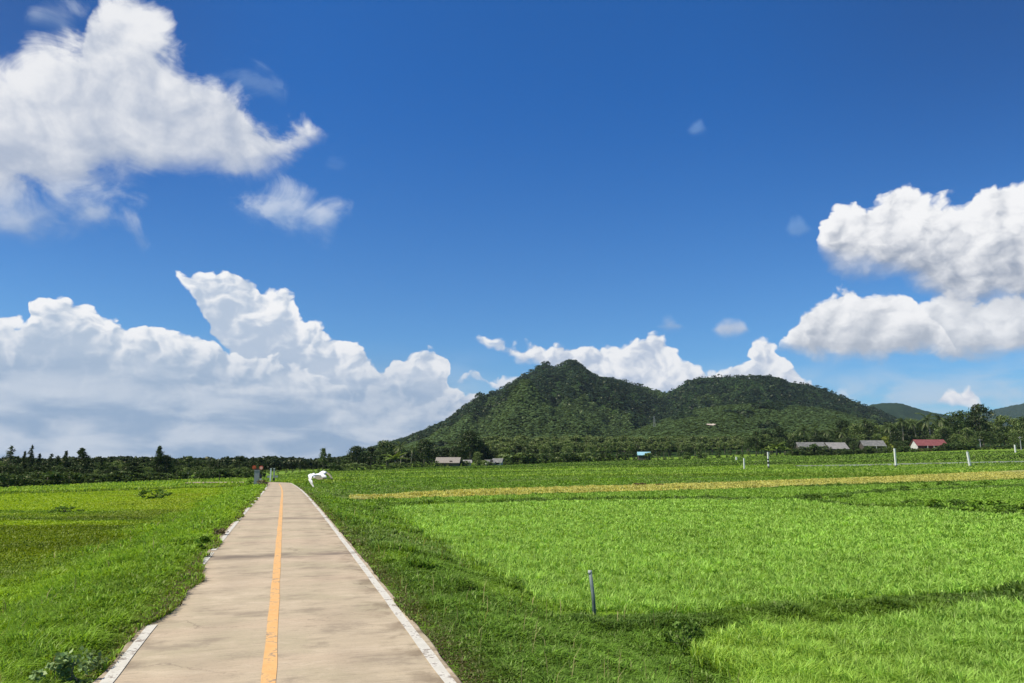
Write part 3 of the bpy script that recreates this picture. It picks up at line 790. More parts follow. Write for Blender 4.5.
def tree_edge(x, y):
    return np.interp(np.degrees(np.arctan2(x, y)), [-60, -34.3, -19.2, -13.2, -4.8, 9.7, 21, 33, 60], [108, 108, 148, 215, 255, 295, 295, 295, 295])
build_grass()
build_stalks()
# ------------------------------------------------------------------ hills and their forest
def prof(pts, px):
    p = sorted(pts); return np.interp(px, [a for a, b in p], [b for a, b in p])
def px_of(x, y):                    # photo column of a bearing, on the horizon row
    return 512 + F * (np.asarray(x) / np.asarray(y)) * (math.cos(PITCH) + math.sin(PITCH) * math.tan(PITCH))
MAIN = [(250, 466), (320, 461), (345, 456), (370, 448), (400, 440), (425, 431), (445, 421), (470, 405), (490, 392), (505, 385), (520, 376), (534, 369), (544, 361.5), (549, 362.5), (555, 367), (561, 364.5), (569, 361), (577, 361.5), (588, 369), (600, 376), (615, 378), (628, 380), (640, 384), (655, 388), (668, 391), (678, 387), (690, 380), (702, 376), (720, 375), (745, 376), (765, 378), (785, 379), (805, 382), (825, 386), (845, 394), (865, 402), (890, 413), (920, 428), (960, 440), (1010, 446), (1100, 452)]
SPUR = [(430, 462), (520, 455), (575, 446), (610, 437), (645, 426), (680, 414), (705, 407), (730, 404), (760, 403), (790, 404), (815, 406), (840, 410), (865, 417), (890, 423), (920, 430), (950, 432), (985, 430), (1030, 432), (1100, 440)]
FOOT = [(300, 461), (400, 454), (440, 447), (480, 442), (520, 440), (560, 438.5), (600, 437), (640, 435.5), (680, 436), (720, 434), (760, 432), (800, 432), (860, 434), (900, 436), (960, 436), (1030, 434), (1100, 438)]
FAR1 = [(820, 440), (850, 412), (866, 407), (880, 403.5), (893, 402.5), (908, 403.5), (920, 408), (935, 412), (960, 416), (985, 425), (1010, 440)]
FAR2 = [(940, 430), (960, 415), (985, 412), (1000, 409), (1015, 406), (1035, 402), (1060, 401), (1120, 412), (1200, 430)]
def elev(py):                       # tangent of the height angle of a row at the middle column
    u = (341.5 - np.asarray(py, float)) / F
    return (math.sin(PITCH) + math.cos(PITCH) * u) / (math.cos(PITCH) - math.sin(PITCH) * u)
def crest(pts, px, D): return EYE + elev(prof(pts, px)) * D
def hill_z(x, y):
    """height of the wooded hills; y is the distance straight ahead, which is what a row of the photo measures"""
    x = np.asarray(x, float); y = np.asarray(y, float)
    px = px_of(x, y)
    b = field_z(x, y)
    gul = (fbm(px * 0.022 + y * 0.0016, y * 0.0022 + 3, 4) - 0.5)
    gul2 = (fbm(px * 0.07 - y * 0.002, y * 0.006 + 31, 3) - 0.5)
    def ridge(pts, y0, y1, y2, e, rough, drop):
        c = crest(pts, px, y1) - drop
        up = np.clip((y - y0) / (y1 - y0), 0, 1); dn = np.clip((y2 - y) / (y2 - y1), 0, 1)
        g = np.where(y <= y1, up ** e, dn ** 1.3)
        bell = 4 * up * (1 - up) * (y <= y1)
        return b * (1 - g) + np.maximum(c, b) * g + (gul * rough + gul2 * rough * .35) * bell * smoothstep(c, 20, 140)
    z = ridge(MAIN, 520 + 260 * smoothstep(px, 560, 660), 1500, 2300, 1.12, 85, 3.0)
    z = np.maximum(z, ridge(SPUR, 470, 950, 1300, 1.1, 40, 3.5))
    z = np.maximum(z, ridge(FOOT, 340, 560, 760, 1.0, 6, 4.0))
    return z
def ridge_z(pts, px, x, y):
    up = np.clip((y - 470) / 480, 0, 1) ** 1.1; dn = np.clip((1300 - y) / 350, 0, 1) ** 1.3
    g = np.where(y <= 950, up, dn); b = field_z(x, y)
    return b * (1 - g) + np.maximum(crest(pts, px, 950) - 3.5, b) * g
def grid_mesh(name, pxs, ys, zf, mat):
    PX, Y_ = np.meshgrid(pxs, ys)
    k = F * (math.cos(PITCH) + math.sin(PITCH) * math.tan(PITCH))
    X_ = (PX - 512) / k * Y_
    Z_ = zf(X_, Y_)
    V = np.stack([X_.ravel(), Y_.ravel(), Z_.ravel()], 1)
    nx, ny = len(pxs), len(ys)
    i = (np.arange(ny - 1)[:, None] * nx + np.arange(nx - 1)[None]).ravel()
    q = np.stack([i, i + 1, i + nx + 1, i + nx], 1)
    me = np_mesh(name, V, q.ravel(), np.arange(len(q)) * 4, mat, smooth=True)
    o = link(name, me); setp(o, kind="structure"); return o
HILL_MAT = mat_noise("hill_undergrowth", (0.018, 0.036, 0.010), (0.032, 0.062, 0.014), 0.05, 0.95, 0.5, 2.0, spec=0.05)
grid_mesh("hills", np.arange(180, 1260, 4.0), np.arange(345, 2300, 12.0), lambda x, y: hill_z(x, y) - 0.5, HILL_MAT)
def far_hill(pts, D, mat):
    def zf(x, y):
        px = px_of(x, y); c = crest(pts, px, D); b = 10.0
        g = np.where(y < D, np.clip((y - D * .72) / (D * .28), 0, 1) ** .9, np.clip((D * 1.4 - y) / (D * .4), 0, 1))
        return b * (1 - g) + np.maximum(c, b) * g + (fbm(x * .012, y * .012, 4) - .5) * 26 * g * (1.02 - g) * 2 + (fbm(x * .09, y * .09, 2) - .5) * 7 * g
    a = [p[0] for p in pts]
    return grid_mesh("hills", np.arange(min(a) - 40, max(a) + 40, 1.5), np.linspace(D * .72, D * 1.35, 110), zf, mat)
FAR_MAT = mat_noise("distant_hill_woods", (0.014, 0.032, 0.012), (0.028, 0.052, 0.020), 0.035, 0.95, 1.0, 6.0, spec=0.05)
far_hill(FAR1, 2700, FAR_MAT); far_hill(FAR2, 4200, FAR_MAT)

def crowns(name, x, y, r, hgt, tone_c, nq, seed, sq=0.55, ground=hill_z, nk=0.5):
    """crowns of a wood that reads as one mass: leaf sprays over each crown's own rounded top"""
    g = np.random.default_rng(seed); n = len(x)
    z = ground(x, y) + hgt
    d = g.normal(size=(n, nq, 3)); d[..., 2] = np.abs(d[..., 2]) * 1.1 - 0.25
    d /= np.linalg.norm(d, axis=2, keepdims=True)
    lump = 0.75 + 0.35 * g.random((n, nq, 1))
    C = np.stack([x, y, z], 1)[:, None, :] + d * lump * (r[:, None, None] * np.array([1, 1, 0.8])[None, None])
    nrm = d * np.array([.5, .5, .6]) + np.array([0, 0, .65]) + nk * g.normal(size=d.shape); nrm /= np.linalg.norm(nrm, axis=2, keepdims=True)
    t1 = np.cross(nrm, g.normal(size=d.shape)); t1 /= np.linalg.norm(t1, axis=2, keepdims=True) + 1e-9
    t2 = np.cross(nrm, t1)
    s = (r[:, None, None] * sq) * (0.6 + 0.8 * g.random((n, nq, 1)))
    s2 = s * (0.5 + 0.4 * g.random((n, nq, 1)))
    V = np.stack([C - t1 * s, C + t2 * s2, C + t1 * s, C - t2 * s2], 2).reshape(-1, 3)
    lv, st = tri_quads(n * nq)
    tn = np.repeat(tone_c, nq, 0) * (0.88 + 0.24 * g.random((n * nq, 1)))
    me = np_mesh(name, V, lv, st, LEAF, col=np.repeat(tn, 4, 0))
    o = link(name, me); setp(o, kind="stuff"); return o
def build_forest():
    global _fx
    g = np.random.default_rng(17)
    n = 105000
    px = 200 + 1000 * g.random(n); y = 345 * (1560 / 345) ** g.random(n)
    k = F * (math.cos(PITCH) + math.sin(PITCH) * math.tan(PITCH))
    x = (px - 512) / k * y
    z = hill_z(x, y); b = field_z(x, y)
    # seen from the path: keep slopes that face this way (height angle grows with distance)
    dz = (hill_z(x * (y + 10) / y, y + 10) - EYE) / (y + 10) - (z - EYE) / y
    ok = (z - b > 2.5) & (dz > -2.5e-4)
    x, y, z, px = x[ok], y[ok], z[ok], px[ok]
    zs = ridge_z(SPUR, px, x, y); main = (y > 900) & (z > zs + 3)
    hl = (z - field_z(x, y)) / np.maximum(crest(MAIN, px, 1500) * 0.9, 30)
    patch = fbm(px * 0.018 + 4, y * 0.004 + 8, 4)
    planted = np.where(main, ((hl < 0.30 + 0.5 * (patch - 0.5)) & (px < 640)) | (patch > 0.70), (patch > 0.30) | (y < 600))
    # natural wood
    m = ~planted; i = np.where(m)[0]; i = i[g.random(len(i)) < 0.85]
    cl = fbm(x[i] * 0.02, y[i] * 0.02, 3)
    r = (2.0 + 3.0 * g.random(len(i)) ** 3) * (0.75 + 0.5 * cl)
    base = np.array([0.027, 0.053, 0.023])[None] * (0.7 + 0.6 * g.random((len(i), 1)) ** 1.5) * (0.7 + 0.6 * cl[:, None])
    yl = (g.random(len(i)) < 0.10)[:, None]
    base = np.where(yl, base * np.array([1.35, 1.25, 0.9])[None], base)
    crowns("forest", x[i], y[i], r, 2.0 + 2.2 * g.random(len(i)) ** 2, base, 15, 3, 0.48, nk=0.22)
    i = np.where(planted)[0]
    cl = fbm(x[i] * 0.012, y[i] * 0.012, 3)
    r = 2.0 + 0.6 * g.random(len(i))
    base = np.array([0.080, 0.130, 0.043])[None] * (0.8 + 0.4 * g.random((len(i), 1))) * (0.72 + 0.56 * cl[:, None])
    crowns("plantation_woods", x[i], y[i], r, 1.6 + 0.5 * g.random(len(i)), base, 9, 4, 0.72, nk=0.10)
build_forest()
def build_left_woods():
    """the far-off wood that closes the flat land on the left"""
    g = np.random.default_rng(23); n = 15000
    px = -150 + 670 * g.random(n); y = 175 * (430 / 175) ** g.random(n)
    y = y + np.interp(px, [0, 250, 370, 520], [0, 50, 100, 130])
    k = F * (math.cos(PITCH) + math.sin(PITCH) * math.tan(PITCH)); x = (px - 512) / k * y
    top = EYE + elev(457.6 + 3.2 * g.random(n) ** .7 + 5.0 * (fbm(px * .07, px * 0 + 4.4, 3) - .42) - np.interp(px, [320, 350, 400, 520], [0, 3, 8, 12])) * y
    b = field_z(x, y); hh = np.maximum((top - b) * g.random(n) ** 0.35, .5)
    tn = np.array([0.026, 0.046, 0.018])[None] * (0.6 + 0.8 * g.random((n, 1)))
    crowns("forest", x, y, 0.7 + 0.6 * g.random(n), hh - 0.5, tn, 16, 9, 0.5, ground=field_z)
build_left_woods()
# ------------------------------------------------------------------ trees, palms, shrubs
BARK = mat_noise("bark", (0.10, 0.08, 0.06), (0.22, 0.19, 0.15), 3.0, 0.95, 0.6, 0.03, spec=0.1)
PALM_BARK = mat_noise("palm_bark", (0.20, 0.17, 0.13), (0.34, 0.30, 0.24), 2.0, 0.95, 0.5, 0.03, spec=0.1, stretch=(1, 1, 4))

def tube(path, radii, nseg=7):
    V, Fc = [], []
    for i, (p, r) in enumerate(zip(path, radii)):
        p = Vector(p)
        d = (Vector(path[min(i + 1, len(path) - 1)]) - Vector(path[max(i - 1, 0)])).normalized()
        a = d.orthogonal().normalized(); b = d.cross(a)
        if i and 'a_prev' in locals():
            a = (a_prev - d * a_prev.dot(d)).normalized(); b = d.cross(a)
        a_prev = a
        for k in range(nseg):
            t = 6.28318 * k / nseg
            V.append(p + (a * math.cos(t) + b * math.sin(t)) * r)
    for i in range(len(path) - 1):
        for k in range(nseg):
            Fc.append((i * nseg + k, i * nseg + (k + 1) % nseg, (i + 1) * nseg + (k + 1) % nseg, (i + 1) * nseg + k))
    Fc.append(tuple(reversed(range(nseg)))); n0 = (len(path) - 1) * nseg
    Fc.append(tuple(n0 + k for k in range(nseg)))
    return V, Fc
def join(parts):
    V, Fc = [], []
    for v, f in parts:
        b = len(V); V += list(v); Fc += [tuple(b + i for i in q) for q in f]
    return V, Fc
def mesh_only(name, VF, mat, smooth=True):
    me = bpy.data.meshes.new(name); me.from_pydata([tuple(v) for v in VF[0]], [], VF[1]); me.update()
    if smooth: me.polygons.foreach_set("use_smooth", [True] * len(me.polygons))
    me.materials.append(mat); return me

def leaf_quads(C, nrm, long_dir, L, W):
    """diamond leaves: centre, normal, long axis, half length, half width"""
    t1 = long_dir - nrm * np.sum(long_dir * nrm, 1, keepdims=True); t1 /= np.linalg.norm(t1, axis=1, keepdims=True) + 1e-9
    t2 = np.cross(nrm, t1)
    return np.stack([C - t1 * L[:, None], C + t2 * W[:, None] + t1 * L[:, None] * .1, C + t1 * L[:, None], C - t2 * W[:, None] + t1 * L[:, None] * .1], 1).reshape(-1, 3)
def unit(a): return a / (np.linalg.norm(a, axis=-1, keepdims=True) + 1e-9)

def make_broadleaf(seed, h, spread, tone_c, nclump=34, per=46, ls=0.26, low=0.25, limbs=7, flat=0.8):
    g = np.random.default_rng(seed)
    base = h * low
    V, C = [], []; tr = []
    lean = g.normal(size=2) * 0.04 * h
    top = Vector((lean[0], lean[1], h * 0.72))
    path = [(0, 0, -0.3), (lean[0] * .3, lean[1] * .3, h * .2), (lean[0] * .6, lean[1] * .6, h * .45), top]
    tr.append(tube(path, [h * .030, h * .022, h * .016, h * .006]))
    cc, cr = [], []
    for i in range(nclump):
        a = g.random() * 6.283; v = g.random() ** 0.75
        zz = base + (h - base) * v
        env = spread * (math.sin(math.pi * min(1, 0.16 + 0.80 * v)) ** 0.7) * (0.8 + 0.3 * math.sin(3 * a + seed))
        rr = env * g.random() ** 0.45
        cr_ = spread * (0.20 + 0.20 * g.random())
        cc.append((lean[0] * v + math.cos(a) * rr, lean[1] * v + math.sin(a) * rr, min(zz, h - cr_ * .6))); cr.append(cr_)
    for i in range(limbs):
        k = int(g.integers(nclump)); c = Vector(cc[k]); s = Vector((lean[0] * .4, lean[1] * .4, h * (.2 + .3 * g.random())))
        mid = s.lerp(c, .5) + Vector((0, 0, -.05 * h))
        tr.append(tube([s, mid, c], [h * .010, h * .006, h * .003], 5))
    cc = np.array(cc); cr = np.array(cr)
    n = nclump * per
    ci = np.repeat(np.arange(nclump), per)
    d = unit(g.normal(size=(n, 3)))
    P = cc[ci] + d * (cr[ci] * (0.45 + 0.6 * g.random(n)))[:, None] * np.array([1, 1, flat])
    P = P[P[:, 2] > base * .6]; n = len(P); ci = ci[:n]; d = d[:n]
    nr = unit(d * .7 + np.array([0, 0, .55]) + .65 * g.normal(size=(n, 3)))
    L = ls * (0.7 + 0.7 * g.random(n)); Wd = L * (0.45 + 0.35 * g.random(n))
    V = leaf_quads(P, nr, g.normal(size=(n, 3)), L, Wd)
    ct = 0.72 + 0.56 * g.random(nclump)
    tn = np.array(tone_c)[None] * (ct[ci] * (0.75 + 0.5 * g.random(n)))[:, None]
    lv, st = tri_quads(n)
    crown = np_mesh("crown", V, lv, st, LEAF, col=np.repeat(tn, 4, 0))
    return dict(trunk=mesh_only("trunk", join(tr), BARK), crown=crown, h=h)

def make_pine(seed, h, spread, tone_c, nb=46, per=20, sparse=1.0):
    """casuarina: straight stem, drooping feathery sprays in a narrow pointed crown"""
    g = np.random.default_rng(seed); tr = []
    ln = g.normal(size=2) * .02 * h
    tr.append(tube([(0, 0, -.3), (ln[0] * .4, ln[1] * .4, h * .4), (ln[0], ln[1], h * .97)], [h * .018, h * .012, h * .003], 6))
    P, D, ct = [], [], []
    for i in range(nb):
        v = 0.14 + 0.86 * (i + g.random()) / nb
        a = g.random() * 6.283
        r = spread * (1 - v) ** .75 * (0.55 + 0.6 * g.random()) + .15
        o = np.array([ln[0] * v, ln[1] * v, h * v])
        dr = np.array([math.cos(a), math.sin(a), 0.55 - 0.3 * g.random()])
        e = o + dr * r
        if r > .6: tr.append(tube([Vector(o), Vector(e)], [h * .004, h * .0015], 4))
        m = max(5, int(per * sparse * (0.4 + r / spread)))
        t = g.random(m) ** .6
        q = o[None] + dr[None] * (r * t)[:, None] + g.normal(size=(m, 3)) * .16 * (0.4 + r)
        P.append(q); D.append(unit(dr[None] * .7 + np.array([0, 0, -.35]) + .4 * g.normal(size=(m, 3)))); ct.append(np.full(m, .7 + .6 * g.random()))
    P = np.concatenate(P); D = np.concatenate(D); ct = np.concatenate(ct); n = len(P)
    L = .42 * (.6 + .8 * g.random(n)); Wd = .11 * (.7 + .6 * g.random(n))
    V = leaf_quads(P, unit(g.normal(size=(n, 3)) + np.array([0, 0, .4])), D, L, Wd)
    tn = np.array(tone_c)[None] * (ct * (.75 + .5 * g.random(n)))[:, None]
    lv, st = tri_quads(n)
    return dict(trunk=mesh_only("trunk", join(tr), BARK), crown=np_mesh("crown", V, lv, st, LEAF, col=np.repeat(tn, 4, 0)), h=h)

def make_fronds(g, top, nf, length, tone_c, droop, width, up=(0.1, 1.2), split=True):
    V, Fc, Cc = [], [], []
    for i in range(nf):
        a = 6.283 * i / nf + .5 * g.random(); e = up[0] + (up[1] - up[0]) * g.random()
        L = length * (.8 + .4 * g.random()); p = Vector(top); d = Vector((math.cos(a) * math.cos(e), math.sin(a) * math.cos(e), math.sin(e)))
        side = Vector((-math.sin(a), math.cos(a), 0)); k = .75 + .5 * g.random(); ns = 9
        for s in range(ns):
            q = p + d * (L / ns); w_ = width * math.sin(math.pi * (s + 1.0) / (ns + 1.2)) ** .7
            w2 = width * math.sin(math.pi * (s + 2.0) / (ns + 1.2)) ** .7 if s < ns - 1 else .02
            dn = Vector((0, 0, -.55 * w_))
            for sg in (-1, 1):
                b = len(V)
                g1 = .35 if split else 0.0
                V += [p, q - d * (L / ns) * g1, q - d * (L / ns) * g1 * .2 + side * sg * w2 + dn + d * .12 * L / ns, p + side * sg * w_ + dn + d * .3 * L / ns]
                Fc.append((b, b + 1, b + 2, b + 3)); Cc += [np.array(tone_c) * k * (.85 + .3 * g.random())] * 4
            d = (d + Vector((0, 0, -droop / ns))).normalized(); p = q
    V = np.array([tuple(v) for v in V]); n = len(Fc); lv, st = tri_quads(n)
    return np_mesh("crown", V, lv, st, LEAF, col=np.array(Cc))
def make_palm(seed, h, tone_c=(0.075, 0.115, 0.025), fl=3.4):
    g = np.random.default_rng(seed); b = g.normal(size=2) * .08 * h
    pts = [(b[0] * (t ** 2), b[1] * (t ** 2), -.3 + (h + .3 - fl * .25) * t) for t in np.linspace(0, 1, 8)]
    tr = tube(pts, [.24, .19, .17, .16, .15, .14, .14, .13])
    nuts = []
    for i in range(5):
        a = g.random() * 6.28; c = Vector(pts[-1]) + Vector((math.cos(a) * .26, math.sin(a) * .26, -.22))
        nuts.append(tube([c + Vector((0, 0, -.17)), c + Vector((0, 0, -.08)), c + Vector((0, 0, .08)), c + Vector((0, 0, .16))], [.04, .14, .14, .04], 6))
    return dict(trunk=mesh_only("trunk", join([tr] + nuts), PALM_BARK), crown=make_fronds(g, pts[-1], 20, fl, tone_c, 1.7, .42, (-.35, 1.25)), h=h)
def make_banana(seed, h, tone_c=(0.13, 0.19, 0.035)):
    g = np.random.default_rng(seed)
    tr = tube([(0, 0, -.2), (0.03, 0, h * .3), (0.05, .02, h * .55)], [.16, .13, .08])
    return dict(trunk=mesh_only("stem", tr, PALM_BARK), crown=make_fronds(g, (0.05, .02, h * .5), 10, h * .62, tone_c, 1.5, .34, (.5, 1.35), False), h=h, tname="stem")
def make_shrub(seed, h, spread, tone_c, nclump=14, per=42, ls=.15):
    d = make_broadleaf(seed, h, spread, tone_c, nclump, per, ls, .06, 4, .9)
    d["tname"] = "stem"; return d
DARK, MID, PALE, YG = (0.036, 0.062, 0.020), (0.068, 0.110, 0.032), (0.135, 0.19, 0.055), (0.26, 0.30, 0.05)
RUB = (0.165, 0.22, 0.075)
PROTO = {
 "broadleaf_tree": [make_broadleaf(1, 10, 4.2, DARK, 40, 50), make_broadleaf(2, 10, 3.6, MID, 36, 50), make_broadleaf(3, 10, 5.0, MID, 44, 50), make_broadleaf(4, 10, 3.3, DARK, 34, 46, low=.32), make_broadleaf(5, 10, 4.4, PALE, 38, 46)],
 "rubber_tree": [make_broadleaf(11, 10, 2.6, RUB, 22, 44, .24, .48, 5), make_broadleaf(12, 10, 3.0, RUB, 24, 44, .24, .45, 5), make_broadleaf(13, 10, 2.5, RUB, 22, 44, .24, .5, 5)],
 "pine_tree": [make_pine(21, 10, 1.7, DARK), make_pine(22, 10, 1.3, DARK), make_pine(23, 10, 2.0, (0.036, 0.064, 0.022)), make_pine(24, 10, 1.5, (0.036, 0.064, 0.022), sparse=.7)],
 "feathery_tree": [make_pine(25, 10, 3.1, (0.045, 0.075, 0.025), 60, 34, 1.0), make_pine(26, 10, 2.6, (0.05, 0.08, 0.03), 46, 22, .8)],
 "coconut_palm": [make_palm(31, 9, (0.075, 0.11, 0.034), 3.6), make_palm(32, 11, (0.07, 0.105, 0.032), 3.6), make_palm(33, 10, (0.062, 0.095, 0.03), 3.6)],
 "banana_plant": [make_banana(41, 4.0), make_banana(42, 4.0)],
 "shrub": [make_shrub(51, 2, 1.3, (0.12, 0.18, 0.05)), make_shrub(52, 2, 1.6, MID), make_shrub(53, 2, 1.3, (0.16, 0.22, 0.075)), make_shrub(54, 2, 1.5, (0.10, 0.15, 0.04))],
 "yellow_shrub": [make_shrub(55, 2, 1.2, YG)],
}
tg = np.random.default_rng(77)
def plant(kind, px, top_y, D, label, cat, group=None, wide=None, name=None, which=None, rz=None, min_h=.5, base_dz=0.0):
    """a plant at column px and D metres ahead, as tall as the row its tip reaches"""
    p = ap(px, 461, D); z = gz(p.x, p.y) + base_dz
    h = EYE + elev(top_y) * D - z
    h = max(h, min_h)
    pr = PROTO[kind]; d = pr[which if which is not None else int(tg.integers(len(pr)))]
    s = h / d["h"]
    sx = s if wide is None else wide * s
    if wide is None and kind in ("broadleaf_tree", "rubber_tree", "shrub"): sx = s * (.85 + .4 * tg.random())
    o = empty(name or kind, (p.x, p.y, z), tg.random() * 6.28 if rz is None else rz)
    o.scale = (sx, sx, s)
    link(d.get("tname", "trunk"), d["trunk"], o); link("crown", d["crown"], o)
    setp(o, label, cat, group)
    return o
TE = lambda px: float(tree_edge(np.array([(px - 512) / F * .99]), np.array([1.0]))[0])
def rows():
    g = np.random.default_rng(123)
    U = lambda a, b: a + (b - a) * g.random()
    # ---------------- dark line on the left of the path
    G = "thin dark pines along the left skyline"
    x = -14.0
    while x < 262:
        plant("pine_tree" if g.random() < .6 else "feathery_tree", x, U(456, 461), TE(x) + U(60, 95), "thin dark pine poking from the low skyline left of the path", "tree", G, wide=U(1.0, 1.9)); x += U(5.5, 10)
    G = "dark bushy trees in the left tree line"
    x = -16.0
    while x < 258:
        plant("broadleaf_tree", x, U(460.5, 466), TE(x) + U(22, 50), "dark bushy tree inside the low tree line left of the path", "tree", G, wide=U(1.1, 1.8)); x += U(5, 8)
    x = -12.0
    while x < 258:
        plant("broadleaf_tree", x, U(464, 470), TE(x) + U(8, 20), "small round dark tree in front of the left tree line", "tree", "small trees before the left tree line", wide=U(1.3, 2.2)); x += U(7, 11)
    x = -10.0
    while x < 262:
        plant("shrub", x, U(470.5, 475.5) - (2 if x > 200 else 0), TE(x) - U(-3, 10), "low green shrub at the foot of the left tree line", "shrub", "shrubs at the foot of the left tree line", min_h=.5, wide=U(1.2, 2.2), which=1); x += U(4.5, 9)
    for px, ty, k, wch, lb, w_ in ((11, 446.5, "feathery_tree", 1, "tall airy feathery tree at the left end of the skyline", 1.1), (31, 445.5, "pine_tree", 3, "tall spindly pine beside the airy feathery tree", .9), (25, 452, "pine_tree", 0, "pine just before the tall spindly pine", 1.0), (38, 454, "pine_tree", 1, "pine close after the tall spindly pine", 1.0), (51, 454, "pine_tree", 2, "narrow pine between the spindly pine and the pointed pine", 1.0),
                            (66, 451.5, "pine_tree", 0, "dark pointed pine beside the broad feathery tree", 1.3), (81, 448.5, "feathery_tree", 0, "broad feathery tree rising from the left tree line", 1.35), (102, 458, "pine_tree", 1, "pine with a fine tip right of the broad feathery tree", 1.1), (159, 446.5, "feathery_tree", 0, "tallest bushy tree of the left tree line with a wispy top", 1.0), (165, 455, "broadleaf_tree", 0, "round dark tree leaning on the tallest bushy tree", 1.0),
                            (189, 456, "broadleaf_tree", 1, "round topped dark tree between the tallest tree and the path", 1.1), (239, 456, "broadleaf_tree", 3, "dense dark tree behind the red topped post", 1.05), (215, 459.5, "broadleaf_tree", 0, "dark tree just left of the dense dark tree", 1.1)):
        plant(k, px, ty, TE(px) + U(12, 26), lb, "tree", wide=None if w_ == 1 else w_, which=wch)
    # ---------------- pine wood beyond the end of the path
    x = 246.0
    while x < 352:
        plant("pine_tree", x, U(457, 460.5) + (1.5 if x > 325 else 0), U(255, 300), "slim pine in the even dark wood beyond the path's end", "tree", "pines in the wood beyond the path's end", wide=U(1.0, 1.5)); x += U(2.6, 4.4)
    x = 246.0
    while x < 345:
        plant("pine_tree", x, U(461, 465), U(232, 250), "bushy pine at the edge of the dark wood beyond the path's end", "tree", "edge pines beyond the path's end", wide=U(1.6, 2.3)); x += U(3.6, 6)
    plant("broadleaf_tree", 323, 448, 225, "dark tree standing above the pine wood beyond the white bird", "tree", which=1, wide=.85)
    plant("broadleaf_tree", 331, 457, 224, "dark shoulder tree beside the tree above the pine wood", "tree", which=0, wide=1.0)
    x = 250.0
    while x < 350:
        plant("shrub", x, U(469, 472.5), U(175, 215), "pale low shrub before the dark pine wood", "shrub", "shrubs before the pine wood", which=2, min_h=.6); x += U(5, 9)
    # ---------------- trees round the huts under the hill
    for px, ty, k, wch, lb, w_, dd in (
        (357, 446, "broadleaf_tree", 0, "dark round tree at the start of the grove under the hill", 1.22, 10), (371, 447, "broadleaf_tree", 3, "dark tree second in the grove under the hill", 1.35, 14), (346, 457, "broadleaf_tree", 1, "low tree beside the dark round tree under the hill", 1.62, 24),
        (388, 440.5, "broadleaf_tree", 2, "broad green tree behind the palm left of the hut", 1.22, 30), (401, 444, "coconut_palm", 0, "palm with pale fronds left of the thatched hut", 1.15, 12), (411, 447, "coconut_palm", 1, "lower palm between the pale palm and the dark grove", 1.2, 8), (395, 451, "banana_plant", 0, "banana plant under the pale palm left of the hut", 1.5, 2),
        (424, 439.5, "broadleaf_tree", 0, "dark round crowned tree just left of the thatched hut", 1.15, 14), (433, 450, "broadleaf_tree", 3, "small dark tree at the thatched hut's corner", 1.22, 18), (380, 455, "broadleaf_tree", 1, "low bushy tree in front of the grove", 1.49, 5),
        (455, 446, "broadleaf_tree", 3, "dark tree behind the thatched hut", 1.22, 24), (470, 430.5, "broadleaf_tree", 0, "tallest dark tree over the small white shed", 1.25, 20), (481, 440, "broadleaf_tree", 3, "dark tree leaning right of the tallest dark tree", 1.22, 26), (463, 441, "broadleaf_tree", 1, "tree filling the gap left of the tallest dark tree", 0.94, 28), (477, 452, "broadleaf_tree", 4, "paler small tree below the tallest dark tree", 1.08, 12)):
        plant(k, px, ty, TE(px) + dd, lb, "tree" if k == "broadleaf_tree" else "palm" if "palm" in k else "plant", wide=w_, which=wch)
    x = 335.0
    while x < 520:
        plant("shrub", x, U(460.5, 464) + (2 if x < 400 else 0) , TE(x) - U(6, 16), "low shrub on the field edge below the huts", "shrub", "shrubs on the field edge below the huts", min_h=.7, wide=U(1.1, 1.9)); x += U(4.5, 8)
    x = 484.0
    while x < 520:
        plant("broadleaf_tree", x, U(448, 454), TE(x) + U(16, 30), "mid green tree behind the two little shacks", "tree", "trees behind the little shacks", wide=U(.9, 1.3)); x += U(6, 9)
    # ---------------- rubber plantation edge, centre
    for yo, d0, d1, st0, st1, hi in ((0, 62, 95, 4.6, 7.0, 436), (3, 30, 55, 4.6, 7.5, 438.5)):
        x = 488.0
        while x < 752:
            plant("rubber_tree", x, U(hi - 1, hi + 2) + yo, TE(x) + U(d0, d1), "pale crowned rubber tree in the even plantation under the hill", "tree", "rubber trees of the plantation under the hill", wide=U(1.2, 1.6)); x += U(st0, st1)
    x = 506.0
    while x < 752:
        plant("broadleaf_tree", x, U(444, 452), TE(x) + U(6, 22), "bushy tree along the plantation's shaded front", "tree", "bushy trees before the plantation", wide=U(.9, 1.4), which=(0, 3, 0, 1, 4)[int(g.integers(5))]); x += U(7, 12)
    x = 504.0
    while x < 770:
        plant("shrub", x, U(452.5, 457.5), TE(x) - U(0, 9), "leafy shrub along the field edge before the plantation", "shrub", "shrubs before the plantation", min_h=.8, wide=U(1.1, 1.8)); x += U(5, 9.5)
